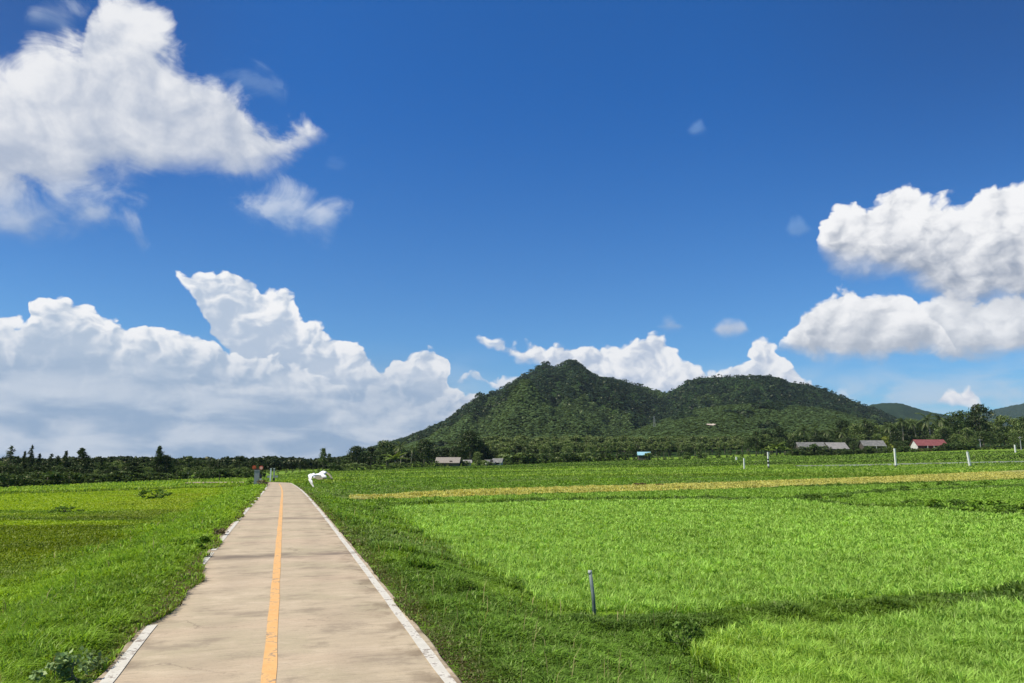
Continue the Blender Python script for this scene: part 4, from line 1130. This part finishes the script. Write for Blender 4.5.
    # ---------------- palms, trees and gardens round the houses on the right
    for px, ty, k, wch, lb, w_, dd in (
        (781, 426.5, "broadleaf_tree", 0, "large dark round tree left of the long grey roofed house", .8, 34), (762, 434, "broadleaf_tree", 1, "green tree left of the large dark round tree", .9, 28), (749, 437, "broadleaf_tree", 2, "spreading tree at the plantation's right end", .9, 30), (795, 436, "broadleaf_tree", 3, "dark tree right behind the large round tree", .9, 36),
        (777, 441, "banana_plant", 0, "banana plant with long pale leaves beside the striped post", 1.3, -2), (770, 446, "banana_plant", 1, "smaller banana plant under the long leaved one", 1.3, -6), (786, 445, "banana_plant", 1, "banana plant by the long house's dark end", 1.2, -3),
        (805, 427.5, "coconut_palm", 0, "palm over the left end of the long grey roof", 1.1, 40), (817, 428.5, "coconut_palm", 1, "palm over the middle of the long grey roof", 1.1, 46), (831, 429, "coconut_palm", 2, "palm over the right half of the long grey roof", 1.1, 42), (843, 430, "coconut_palm", 0, "palm just past the long grey roof", 1.1, 48), (856, 424, "broadleaf_tree", 4, "pale green tree between the two grey houses", .8, 40), (866, 420, "coconut_palm", 1, "palm behind the grey house with the white awning", 1.1, 52), (870, 423, "broadleaf_tree", 0, "dark tree behind the grey house with the white awning", .7, 44),
        (850, 437, "broadleaf_tree", 0, "dark tree at the long house's right end", .9, 8), (855, 444, "broadleaf_tree", 3, "low dark tree hiding the gap between the grey houses", 1.2, 2), (887, 437, "yellow_shrub", 0, "yellow green tree in the sun beside the red roofed house", .9, 4), (898, 431, "broadleaf_tree", 0, "dark tree left of the red roofed house", .8, 20),
        (905, 419, "coconut_palm", 1, "tall palm just left of the red roof", 1.0, 24), (893, 424, "coconut_palm", 2, "palm with a thin crown left of the tall palm", 1.1, 34), (933, 416.5, "coconut_palm", 0, "tall palm above the red roof", 1.0, 30), (946, 415.5, "coconut_palm", 2, "tall palm right of the red roof", 1.1, 36), (919, 421, "coconut_palm", 1, "palm behind the middle of the red roof", 1.0, 44),
        (962, 411, "broadleaf_tree", 2, "large dark tree right of the tall palms", .75, 40), (983, 404.5, "broadleaf_tree", 0, "highest dark tree over the right hand woods", .72, 42), (975, 411, "broadleaf_tree", 3, "dark tree touching the highest tree", .7, 46), (1006, 416, "broadleaf_tree", 4, "pale green tree past the highest dark tree", .9, 44), (1019, 419, "broadleaf_tree", 4, "pale green tree by the thick grey power pole", .9, 40), (1030, 416, "broadleaf_tree", 2, "wide green tree at the end of the woods", .9, 48), (1046, 414, "broadleaf_tree", 0, "dark tree past the wide green tree", .9, 48), (958, 434, "broadleaf_tree", 4, "pale bush like tree by the right power pole", 1.2, 8), (948, 428, "broadleaf_tree", 0, "round tree right of the red roofed house", .9, 12)):
        plant(k, px, ty, TE(px) + dd, lb, "palm" if "palm" in k else "plant" if "banana" in k else "tree", wide=w_, which=wch, name="broadleaf_tree" if k == "yellow_shrub" else None)
    x = 845.0
    while x < 1066:
        plant("broadleaf_tree", x, U(419, 427), TE(x) + U(50, 80), "green tree at the back of the woods behind the houses", "tree", "trees behind the houses", wide=U(.8, 1.2)); x += U(7, 11)
    x = 757.0
    while x < 858:
        plant("broadleaf_tree", x, U(430, 436), TE(x) + U(52, 78), "green tree behind the palms over the long roof", "tree", "trees behind the palms", wide=U(.8, 1.2)); x += U(6, 10)
    x = 945.0
    while x < 1066:
        plant("broadleaf_tree", x, U(427, 440), TE(x) + U(10, 34), "bushy tree in the lower woods right of the red roofed house", "tree", "bushy trees right of the red roofed house", wide=U(.9, 1.4)); x += U(6, 10)
    x = 757.0
    while x < 950:
        if not (795 < x < 848 or 862 < x < 888 or 911 < x < 947):
            plant("broadleaf_tree", x, U(437, 444), TE(x) + U(4, 14), "leafy tree crowding the gaps between the houses", "tree", "trees crowding between the houses", wide=U(.9, 1.4))
        plant("broadleaf_tree", x + 2, U(434, 439), TE(x) + U(24, 34), "bushy tree behind the houses under the palms", "tree", "bushy trees behind the houses", wide=U(.9, 1.3))
        x += U(5.5, 9)
    for a, b_, t0, t1, st in ((793, 862, 449.5, 453, 5.5), (862, 914, 447.5, 451.5, 6), (916, 948, 448.5, 451, 5), (945, 1066, 444, 449, 6)):
        x = float(a)
        while x < b_:
            plant("shrub", x, U(t0, t1) - 1.5, TE(x) - U(9, 14), "garden shrub before the houses under the woods", "shrub", "garden shrubs before the houses", min_h=1.0, wide=U(1.3, 2.1), which=1 if g.random() < .6 else 3); x += U(st * .7, st * 1.4)
    for px, ty, w_, lb in ((804, 446.5, 1.6, "dark garden bush at the dull grey roof's lower left corner"), (813, 444, 1.3, "round dark garden tree hiding the middle of the dull grey roof"), (825, 446, 1.5, "dark garden bush where the two long roofs meet"), (866, 446, 1.4, "dark bush at the left end of the grey house with the awning"), (919, 449, 1.5, "dark bush before the white gable of the red roofed house"), (936, 449.5, 1.7, "dark bush before the red roofed house's porch")):
        plant("shrub", px, ty, TE(px) - 11, lb, "shrub", wide=w_, which=1)
rows()
# ------------------------------------------------------------------ built things
def box(c, s, rz=0.0):
    cx, cy, cz = c; hx, hy, hz = s[0] / 2, s[1] / 2, s[2] / 2
    V = []
    for k in ((-1, -1, -1), (1, -1, -1), (1, 1, -1), (-1, 1, -1), (-1, -1, 1), (1, -1, 1), (1, 1, 1), (-1, 1, 1)):
        x, y = k[0] * hx, k[1] * hy
        V.append(Vector((cx + x * math.cos(rz) - y * math.sin(rz), cy + x * math.sin(rz) + y * math.cos(rz), cz + k[2] * hz)))
    return V, [(0, 3, 2, 1), (4, 5, 6, 7), (0, 1, 5, 4), (1, 2, 6, 5), (2, 3, 7, 6), (3, 0, 4, 7)]
def part(name, VF, mat, parent, smooth=False):
    me = mesh_only(name, VF, mat, smooth); return link(name, me, parent)
def mat_plain(name, c1, c2, rough=.7, sc_=6.0, bmp=.15): return mat_noise(name, c1, c2, sc_, rough, bmp, .01, spec=.3)
WHITE_PAINT = mat_plain("weathered_white_paint", (.62, .60, .55), (.80, .79, .75))
BLACK_PAINT = mat_plain("black_paint", (.02, .02, .02), (.04, .04, .04))
CONC = mat_plain("grey_concrete", (.26, .27, .27), (.38, .38, .37), .9)
WOOD = mat_plain("dark_timber", (.06, .045, .035), (.13, .10, .08), .9)
PALEWALL = mat_plain("pale_rendered_wall", (.55, .52, .47), (.70, .67, .62), .9, 1.5)
DARKWALL = mat_plain("dark_board_wall", (.07, .06, .05), (.13, .11, .09), .9, 2.0)
REDWALL = mat_plain("dark_red_wall", (.13, .045, .035), (.20, .07, .055), .9, 2.0)
GLASS = mat_plain("dark_window_glass", (.015, .02, .025), (.03, .035, .04), .15)
THATCH = mat_noise("grey_thatch", (.20, .17, .14), (.36, .32, .27), 2.5, .95, .8, .05, stretch=(6, 1, 1))
def mat_sheet(name, c1, c2):
    m, t, b = mat_new(name, .55); p = objpos(t)
    w_ = t.new("ShaderNodeTexWave"); w_.wave_type = "BANDS"; w_.bands_direction = "X"; w_.inputs["Scale"].default_value = 1.3
    t.l.new(p, w_.inputs["Vector"])
    n = t.noise(p, 1.2, 5.0, .65)
    t.l.new(t.mix(t.smooth(n, .35, .7), c1, c2), b.inputs["Base Color"]); bump(t, b, w_.outputs["Fac"], .6, .04)
    return m
GREYTIN = mat_sheet("grey_roof_sheet", (.13, .13, .115), (.23, .22, .195)); PALETIN = mat_sheet("pale_roof_sheet", (.25, .235, .21), (.36, .335, .30))
REDTIN = mat_sheet("red_roof_sheet", (.20, .058, .052), (.27, .088, .078)); BLUETIN = mat_sheet("pale_blue_roof_sheet", (.25, .48, .55), (.34, .58, .64))

def gable_roof(L, W, eave, ridge, over=.4, th=.10):
    hl, hw = L / 2 + over, W / 2 + over
    sl = (ridge - eave) / (W / 2); e = eave - sl * over
    V = []
    for x in (-hl, hl):
        for y, z in ((-hw, e), (0, ridge), (hw, e), (hw, e - th), (0, ridge - th), (-hw, e - th)): V.append(Vector((x, y, z)))
    return V, [(0, 6, 7, 1), (1, 7, 8, 2), (2, 8, 9, 3), (3, 9, 10, 4), (4, 10, 11, 5), (5, 11, 6, 0), (0, 1, 4, 5), (1, 2, 3, 4), (6, 11, 10, 7), (7, 10, 9, 8)]
def gable_walls(L, W, eave, ridge, th=.1):
    hl, hw = L / 2, W / 2; r = ridge - th - .03
    e = eave - .03 - th
    V = [Vector(v) for v in ((-hl, -hw, -.4), (hl, -hw, -.4), (hl, hw, -.4), (-hl, hw, -.4), (-hl, -hw, e), (hl, -hw, e), (hl, hw, e), (-hl, hw, e), (-hl, 0, r), (hl, 0, r))]
    return V, [(0, 1, 5, 4), (2, 3, 7, 6), (1, 2, 6, 9, 5), (3, 0, 4, 8, 7), (4, 5, 9, 8), (6, 7, 8, 9), (3, 2, 1, 0)]
def house(name, px, D, rz, L, W, eave, ridge, roof, wall, label, cat, doors=(), windows=(), dz=0.0, sx=1):
    p = ap(px, 461, D); o = empty(name, (p.x, p.y, gz(p.x, p.y) + dz), rz)
    part("wall", gable_walls(L, W, eave, ridge), wall, o)
    part("roof", gable_roof(L, W, eave, ridge), roof, o)
    for x in doors: 
        d = part("door", box((x, -W / 2 - .03, .95), (.95, .06, 1.9)), WOOD, o); part("handle", box((x + .36, -W / 2 - .085, .95), (.05, .05, .14)), CONC, d)
    for x, z in windows:
        f = part("window", box((x, -W / 2 - .03, z), (1.2, .06, .9)), WOOD, o); part("pane", box((x, -W / 2 - .065, z), (1.0, .02, .7)), GLASS, f)
    setp(o, label, cat); return o
def at_base(px, D): 
    p = ap(px, 461, D); return Vector((p.x, p.y, gz(p.x, p.y)))
m290 = 290 / 740
h = house("thatched_hut", 448.5, 246, R(-6), 7.4, 4.2, 1.5, 3.0, THATCH, DARKWALL, "low thatched hut with a dark gable at the field's edge under the hill", "hut", (1.2,), ((-1.8, 1.0),))
h = house("shed", 467.5, 250, R(4), 2.2, 2.0, 1.4, 2.1, PALETIN, PALEWALL, "tiny white walled shed under the tallest dark tree", "shed", (), ((0, .8),))
h = house("shack", 489.5, 256, R(10), 2.6, 2.4, 1.2, 2.0, GREYTIN, PALEWALL, "little grey roofed shack, farther from the thatched hut's tree than its twin is from the plantation", "shack", (.5,), ())
h["label"] = "little grey roofed shack nearest the tall tree's right side"
h = house("shack", 498, 258, R(-14), 3.0, 2.6, 1.3, 2.4, GREYTIN, PALEWALL, "little pale walled shack at the start of the rubber plantation", "shack", (), ((.2, .8),))
h = house("shed", 644, 290, R(-4), 4.4, 3.0, 2.2, 3.2, BLUETIN, DARKWALL, "small open shed with a pale blue roof before the plantation", "shed", (0,), ())
h = house("long_house", 811, 292, R(-3), 10.0, 6.0, 2.6, 5.0, GREYTIN, DARKWALL, "long house with a dull grey sheet roof beneath the palms", "house", (-1.5,), ((2.4, 1.4), (-4, 1.4)))
part("porch_roof", box((-4.1, -4.0, 1.9), (2.6, 1.8, .1), 0), PALETIN, h)
for xx in (-5.1, -3.1): part("porch_post", box((xx, -4.75, .85), (.12, .12, 2.0)), WOOD, h)
h = house("house", 836, 291, R(8), 7.6, 5.4, 2.5, 4.7, PALETIN, DARKWALL, "house with a pale sheet roof joined to the long grey one", "house", (1.0,), ((-2, 1.4),))
h = house("house", 873, 296, R(-6), 8.0, 6.0, 3.0, 5.0, GREYTIN, DARKWALL, "grey roofed house with a white awning over its dark front", "house", (-1.0,), ((-2.8, 1.5),))
part("awning", box((1.9, -3.75, 2.75), (4.0, 1.7, .08)), WHITE_PAINT, h)
for xx in (.1, 3.7): part("awning_post", box((xx, -4.5, 1.2), (.12, .12, 3.0)), WHITE_PAINT, h)
h = house("house", 930, 290, R(0), 11.2, 5.2, 2.4, 4.5, REDTIN, REDWALL, "red roofed house with a white gable end facing the fields", "house", (1.0,), ((-2.6, 1.4), (3.6, 1.4)))
hl, hw = 11.2 / 2, 5.2 / 2
part("gable_wall", ([Vector(v) for v in ((-hl - .05, -hw, -.3), (-hl - .05, hw, -.3), (-hl - .05, hw, 2.2), (-hl - .05, 0, 4.3), (-hl - .05, -hw, 2.2), (-hl - .01, -hw, -.3), (-hl - .01, hw, -.3), (-hl - .01, hw, 2.2), (-hl - .01, 0, 4.3), (-hl - .01, -hw, 2.2))],
     [(0, 4, 3, 2, 1), (5, 6, 7, 8, 9), (0, 1, 6, 5), (1, 2, 7, 6), (2, 3, 8, 7), (3, 4, 9, 8), (4, 0, 5, 9)]), PALEWALL, h)
part("front_wall", box((-4.3, -hw - .04, 1.0), (2.4, .06, 2.1)), REDWALL, h)
for xx in (-2, .4, 2.8, 5.2): part("porch_post", box((xx, -hw - .35, 1.0), (.14, .14, 2.2)), WHITE_PAINT, h)

# ---- posts
def rod(p, top, r0, r1, n=10): return tube([p, (Vector(p) + Vector(top)) / 2, top], [r0, (r0 + r1) / 2, r1], n)
def post(name, px, base_y, top_y, D, wpx, mat, label, cat="post", group=None, bands=None, foot=None, cap=None, lean=0.0):
    b = at_base(px, D)
    hgt = max(.5, (base_y - top_y) * D / F); w_ = .82 * wpx * D / F
    o = empty(name, b)
    part("shaft", box((0, 0, hgt / 2 - .15), (w_, w_, hgt + .3)), mat, o)
    if foot: part("foot", box((0, 0, foot / 2 - .1), (w_ + .03, w_ + .03, foot + .2)), BLACK_PAINT, o)
    if cap: part("cap", box((0, 0, hgt + .12), (w_ * .5, w_ * .5, .25)), cap, o)
    if bands:
        for z0, z1 in bands: part("band", box((0, 0, hgt * (z0 + z1) / 2), (w_ + .03, w_ + .03, hgt * (z1 - z0))), BLACK_PAINT, o)
    o.rotation_euler = (0, lean, .3); setp(o, label, cat, group); return o
post("marker_post", 744, 468, 457, 150, 1.3, WHITE_PAINT, "white post alone in the field before the plantation's right end")
post("striped_post", 768.3, 468.5, 452, 152, 1.4, WHITE_PAINT, "black and white striped post before the long leaved banana plant", bands=((0.0, .16), (.3, .42), (.52, .60)), cap=BLACK_PAINT)
post("marker_post", 895.5, 467.5, 449, 152, 1.7, WHITE_PAINT, "white post with a dark foot in front of the grey house's right side", foot=.4)
post("marker_post", 969.5, 467.5, 454, 152, 2.0, WHITE_PAINT, "leaning white post with a small finial right of the red roofed house", cap=CONC, lean=R(-7))
post("marker_post", 736.5, 461, 457.5, 240, 1.4, WHITE_PAINT, "short pale post just left of the lone white post")
post("marker_post", 1016.5, 457, 449, 230, 1.3, WHITE_PAINT, "short white post beside the thick grey power pole")
post("fence_post", 46, 484, 476, 108, 1.5, CONC, "grey concrete post at the foot of the left tree line")
post("marker_post", 189.2, 478.5, 471, 140, 1.5, WHITE_PAINT, "white post before the left tree line's round topped tree")
post("fence_post", 220.5, 481, 473.5, 118, 1.0, WOOD, "dark thin stake left of the red topped post")
b = at_base(197, 139); o = empty("marker_stone", b); part("block", box((0, 0, .12), (.7, .3, .5), .2), WHITE_PAINT, o); part("cap", box((0, 0, .41), (.5, .34, .08), .2), CONC, o)
setp(o, "small white stone beside the white post on the left field", "marker")

def power_pole(px, D, top_y, mat, label, arm=True):
    b = at_base(px, D); hgt = EYE + elev(top_y) * D - b.z
    o = empty("power_pole", b, .2)
    part("pole", rod((0, 0, -.4), (0, 0, hgt), .17, .11), mat, o)
    if arm:
        c = part("crossarm", box((0, -.13, hgt - .5), (1.7, .1, .12)), WOOD, o)
        for xx in (-.75, 0.0, .75): part("insulator", tube([(xx, -.13, hgt - .44), (xx, -.13, hgt - .32), (xx, -.13, hgt - .24)], [.04, .06, .03], 8), WHITE_PAINT, c)
    setp(o, label, "power pole"); return o
power_pole(982, 285, 439, CONC, "grey power pole standing below the highest dark tree")
power_pole(1022.5, 270, 436.5, CONC, "thick grey power pole by the pale green trees on the right")
def mast(px, D, base_y, top_y, label):
    p = ap(px, 461, D); z = float(hill_z(np.array([p.x]), np.array([D]))[0]); hgt = EYE + elev(top_y) * D - z
    o = empty("lattice_mast", (p.x, D, z))
    legs = []
    w0, w1 = 1.1, .35
    for a, c in ((-1, -1), (1, -1), (1, 1), (-1, 1)):
        part("leg", rod((a * w0, c * w0, -1), (a * w1, c * w1, hgt), .09, .06, 6), CONC, o)
    br = []
    for k in range(7):
        t0, t1 = k / 7, (k + 1) / 7
        for s_ in range(4):
            q = ((-1, -1), (1, -1), (1, 1), (-1, 1)); a, c = q[s_], q[(s_ + 1) % 4]
            f = lambda v, t: Vector((v[0] * (w0 + (w1 - w0) * t), v[1] * (w0 + (w1 - w0) * t), hgt * t))
            br.append(tube([f(a, t0), f(c, t1)], [.035, .035], 4)); br.append(tube([f(a, t1), f(c, t1)], [.03, .03], 4))
    part("bracing", join(br), CONC, o); setp(o, label, "mast"); return o
mast(655.5, 760, 432, 416, "thin pale lattice mast on the plantation slope of the hill")

# cleared earth on the slope
def clearing():
    k = F * (math.cos(PITCH) + math.sin(PITCH) * math.tan(PITCH))
    g = np.random.default_rng(2); V = []; Fc = []
    D0 = 640
    V.append(None); n = 22
    cx = (712.5 - 512) / k * D0
    pts = [(cx, D0)] + [(cx + math.cos(6.283 * i / n) * 3.0 * (.75 + .5 * g.random()), D0 + math.sin(6.283 * i / n) * 9 * (.7 + .5 * g.random())) for i in range(n)]
    zz = hill_z(np.array([p[0] for p in pts]), np.array([p[1] for p in pts]))
    V = [(p[0], p[1], z + 4.2) for p, z in zip(pts, zz)]
    Fc = [(0, 1 + i, 1 + (i + 1) % n) for i in range(n)]
    o = mesh_obj("cleared_earth", V, Fc, mat_noise("bare_pale_earth", (.38, .31, .23), (.52, .45, .36), .4, .95, .5, .2)); setp(o, kind="structure")
clearing()

# ---- far road with its white kerb on the right
def far_road():
    m = mat_noise("far_road_concrete", (.30, .27, .23), (.40, .37, .32), .8, .9, .2, .01)
    xs = np.linspace(63, 150, 60)
    V, Fc = [], []
    Vk, Fk = [], []
    for i, x in enumerate(xs):
        y = 166 - (x - 63) * .02
        z = gz(x, y) + .22
        V += [(x, y, z - .3), (x, y, z), (x, y + 4, z), (x, y + 4, z - .3)]
        Vk += [(x, y - .32, z - .35), (x, y - .32, z + .05), (x, y - .02, z + .05), (x, y - .02, z - .35)]
        if i:
            a = 4 * i
            for k in range(3): Fc.append((a - 4 + k, a + k, a + k + 1, a - 3 + k))
            gap = (int(i) % 9 == 3 and i < 32) 
            if not gap:
                for k in range(3): Fk.append((a - 4 + k, a + k, a + k + 1, a - 3 + k))
    setp(mesh_obj("road", V, Fc, m), kind="structure")
    setp(mesh_obj("kerb", Vk, Fk, mat_plain("worn_pale_kerb", (.40, .40, .33), (.56, .56, .48), .9, .5)), kind="structure")
far_road()

# ---- by the end of the path
RED = mat_plain("orange_red_reflector", (.50, .075, .03), (.62, .14, .06), .4); PINK = mat_plain("pale_red_reflector", (.85, .42, .34), (.9, .5, .4), .3)
p = ap(256.4, 484, 79.5); zg = gz(p.x, p.y); o = empty("gate_post", (p.x, p.y, zg), R(12))
part("post", box((0, 0, .68), (.50, .28, 1.7)), CONC, o)
part("cap", box((0, 0, 1.57), (.58, .34, .08)), CONC, o)
def disc(c, r, th=.05, n=18):
    V = []
    for y in (-th / 2, th / 2):
        for k in range(n): V.append(Vector((c[0] + r * math.cos(6.2832 * k / n), c[1] + y, c[2] + r * math.sin(6.2832 * k / n))))
    return V, [tuple(range(n))] + [tuple(n + k for k in reversed(range(n)))] + [(k, n + k, n + (k + 1) % n, (k + 1) % n) for k in range(n)]
part("bracket", box((0.03, -.02, 1.70), (.95, .08, .18)), WOOD, o)
for xx, zz in ((-.30, 1.88), (.42, 1.84)):
    d = part("reflector", disc((xx, -.14, zz), .21), RED, o); part("lens", disc((xx, -.18, zz - .03), .15 if xx > 0 else .07, .03), PINK if xx > 0 else RED, d)
setp(o, "grey concrete post topped by two orange red round reflectors at the path's bend", "post")
p = ap(260.4, 483, 80.5); o = empty("marker_post", (p.x, p.y, gz(p.x, p.y)), .2)
part("shaft", box((0, 0, .5), (.18, .18, 1.3)), WHITE_PAINT, o); part("band", box((0, 0, .95), (.205, .205, .45)), BLACK_PAINT, o)
setp(o, "slim black and white post right beside the red topped concrete post", "post")
for px, lb, bx in ((271.4, "grey post with a side plate, left of a pair beyond the path's end", -.26), (274.7, "grey post with a black foot, right of a pair beyond the path's end", .36)):
    q = ap(px, 461, 102); z = gz(q.x, q.y); o = empty("gate_post", (q.x, q.y, z), .1)
    part("post", box((0, 0, .85), (.17, .17, 2.1)), WHITE_PAINT if bx < 0 else CONC, o); part("cap", box((0, 0, 1.93), (.22, .22, .07)), WHITE_PAINT, o)
    part("plate", box((bx, -.02, .85), (.38, .06, .28)), CONC, o)
    if bx > 0: part("band", box((0, 0, .35), (.21, .21, .6)), BLACK_PAINT, o)
    setp(o, lb, "post")

# ---- pipe stake by the young rice
PIPE = mat_plain("weathered_grey_pipe", (.10, .13, .12), (.20, .24, .22), .5)
b0 = gp(595.0, 622, -.55); zb = gz(b0.x, b0.y); b0.z = zb
o = empty("pipe_stake", b0)
hg = .66
part("pipe", tube([(0.01, 0, -.2), (-.02, .0, hg * .5), (-.058, .01, hg)], [.025, .025, .025], 14), PIPE, o, True)
part("collar", tube([(-.0585, .01, hg - .04), (-.0585, .01, hg + .012)], [.0275, .0275], 14), mat_plain("pale_pipe_end", (.36, .38, .34), (.48, .49, .45)), o, True)
setp(o, "leaning grey pipe stake at the corner of the young rice", "stake")

# ---- white egret in flight
def egret():
    W_ = mat_plain("white_feathers", (.78, .78, .76), (.86, .86, .84), .8, 20, .1); BILL = mat_plain("yellow_bill", (.55, .33, .04), (.65, .42, .08)); LEG = mat_plain("black_leg", (.02, .02, .02), (.04, .04, .03))
    D = 20.0; c = ap(320, 476.5, D); m_ = D / F * 1.01
    o = empty("egret", c, R(48))                        # flies away and a little to the left
    # body along +Y: tail, belly, breast, folded neck, head, bill
    sp = [((0, -.30, -.01), .012), ((0, -.22, .0), .045), ((0, -.10, .0), .072), ((0, .05, .0), .082), ((0, .16, .01), .066), ((0, .22, .005), .042), ((0, .235, -.03), .034), ((0, .26, -.035), .030), ((0, .27, .03), .030), ((0, .30, .06), .034), ((0, .345, .055), .026), ((0, .375, .045), .012)]
    body = tube([a for a, r in sp], [r for a, r in sp], 14)
    def wing(sec):
        """sections: leading point, trailing point, thickness"""
        V, Fc = [], []
        for le, te, th in sec:
            le, te = Vector(le), Vector(te); ch = te - le
            up = Vector((0, 0, 1))
            for f_, u in ((0, 0), (.25, 1), (.6, .7), (1, 0), (.6, -.25), (.25, -.45)):
                V.append(le + ch * f_ + up * th * u)
        n = 6
        for i in range(len(sec) - 1):
            for k in range(n): Fc.append((i * n + k, i * n + (k + 1) % n, (i + 1) * n + (k + 1) % n, (i + 1) * n + k))
        Fc.append(tuple(range(n))); Fc.append(tuple((len(sec) - 1) * n + k for k in reversed(range(n))))
        return V, Fc
    lw = wing([((-.03, .16, .03), (-.03, -.14, .03), .03), ((-.12, .17, .055), (-.12, -.15, .035), .024), ((-.23, .16, .065), (-.24, -.15, .03), .02), ((-.30, .11, .04), (-.34, -.16, .0), .014), ((-.32, .05, -.06), (-.36, -.19, -.09), .010), ((-.31, -.01, -.16), (-.33, -.19, -.17), .008), ((-.27, -.08, -.25), (-.28, -.17, -.255), .005)])
    rw = wing([((.03, .16, .03), (.03, -.14, .03), .03), ((.08, .17, .10), (.09, -.13, .08), .024), ((.14, .15, .135), (.15, -.12, .115), .02), ((.21, .10, .11), (.22, -.10, .09), .014), ((.28, .04, .04), (.28, -.10, .03), .010), ((.345, -.01, -.05), (.34, -.09, -.05), .005)])
    V, Fc = join([body, lw, rw])
    me = mesh_only("egret", (V, Fc), W_); bd = link("body", me, o)
    part("bill", tube([(0, .365, .05), (0, .42, .035), (0, .485, .02)], [.013, .010, .003], 8), BILL, o, True)
    for sx in (-.022, .022): part("leg", tube([(sx, -.16, -.045), (sx, -.34, -.05), (sx, -.52, -.045), (sx, -.58, -.055)], [.012, .008, .007, .010], 6), LEG, o, True)
    for sx in (-.026, .026): part("eye", tube([(sx, .315, .068), (sx * 1.25, .315, .068)], [.007, .005], 8), BLACK_PAINT, o)
    setp(o, "white egret gliding low over the grass beside the path", "bird")
egret()

# ---- verge plants one can tell apart
HERB = [make_shrub(61, 2, 1.5, (0.20, 0.34, 0.035), 12, 44, .16), make_shrub(62, 2, 1.8, (0.11, 0.20, 0.03), 12, 44, .16), make_shrub(63, 2, 1.5, (0.14, 0.11, 0.055), 9, 30, .15), make_shrub(64, 2, 1.6, (0.20, 0.30, 0.11), 12, 40, .15)]
PROTO["weed_clump"] = HERB
def weed(px, base_y, hpx, kind, label, group=None, wide=1.3, zg=-.5):
    p = gp(px, base_y, zg)
    for _ in range(4): p = gp(px, base_y, gz(p.x, p.y))
    hgt = hpx * p.y / F; d = HERB[kind]; s_ = hgt / d["h"]
    o = empty("weed_clump", (p.x, p.y, p.z), tg.random() * 6.28); o.scale = (s_ * wide, s_ * wide, s_)
    link("stem", d["trunk"], o); link("crown", d["crown"], o); setp(o, label, "plant", group); return o
weed(201, 551, 14, 0, "bright leafy clump at the left edge line halfway along the path", wide=1.2)
weed(219, 539, 13, 2, "brownish weed clump touching the left edge line", wide=1.0)
weed(70, 690, 34, 3, "pale broad leaved weed in the near corner left of the path", wide=1.1)
weed(94, 674, 15, 3, "smaller pale broad leaved weed by the path's near left corner", wide=1.1)
weed(157, 499, 9, 1, "dark shrubby clump out in the left field, the larger of two", wide=1.9)
weed(64, 513, 6, 1, "low dark clump in the left field's middle", wide=2.6)
weed(262, 487, 9, 2, "rusty weed clump beside the red topped concrete post", wide=1.0)
weed(250, 486, 6, 0, "green weed tuft left of the red topped concrete post", wide=1.5)
weed(683, 652, 26, 1, "dark weed clump in the ditch at the near rice plot's corner", wide=.8)  # dark leaves take the place of a shadowed hollow; no ditch is dug
for px, by, hp, k, w_ in ((822, 500, 6, 1, 2.6), (842, 500.5, 6, 1, 2.4), (806, 499, 5, 1, 2.2), (935, 508, 9, 0, 2.0), (955, 509, 9, 1, 2.0), (975, 511, 10, 0, 1.8), (996, 512, 12, 0, 1.5), (1012, 514, 9, 1, 1.8), (1026, 515, 12, 0, 1.5), (917, 506, 6, 1, 2.2), (900, 491, 5, 1, 2.4), (880, 493, 4, 1, 2.4), (925, 489, 5, 0, 2.2), (950, 487, 5, 1, 2.4), (985, 486, 5, 0, 2.4), (640, 486, 4, 2, 3.0), (660, 486, 3, 2, 3.0)):
    weed(px, by, hp, k, "weed clump on the low bank between the far rice plots", "weeds on the banks between plots", w_)
for px, by, hp in ((585, 466.5, 3), (592, 467, 3), (552, 467.5, 2.5), (630, 466, 2.5), (480, 469, 2.5)):
    weed(px, by, hp, 1, "dark tuft dotting the far green field before the plantation", "tufts in the far green field", 3.0)
# ------------------------------------------------------------------ the air
def build_haze():
    m = bpy.data.materials.new("thin_haze"); m.use_nodes = True
    t = NT(m.node_tree); t.n.clear()
    out = t.new("ShaderNodeOutputMaterial"); v = t.new("ShaderNodeVolumePrincipled")
    v.inputs["Color"].default_value = (0.72, 0.86, 1.0, 1); v.inputs["Density"].default_value = HAZE
    v.inputs["Anisotropy"].default_value = 0.2
    t.l.new(v.outputs[0], out.inputs["Volume"])
    V, Fc = box((0, 0, 216), (10900, 10900, 440))
    o = mesh_obj("haze", V, Fc, m); setp(o, kind="stuff")
HAZE = 0.00005
build_haze()
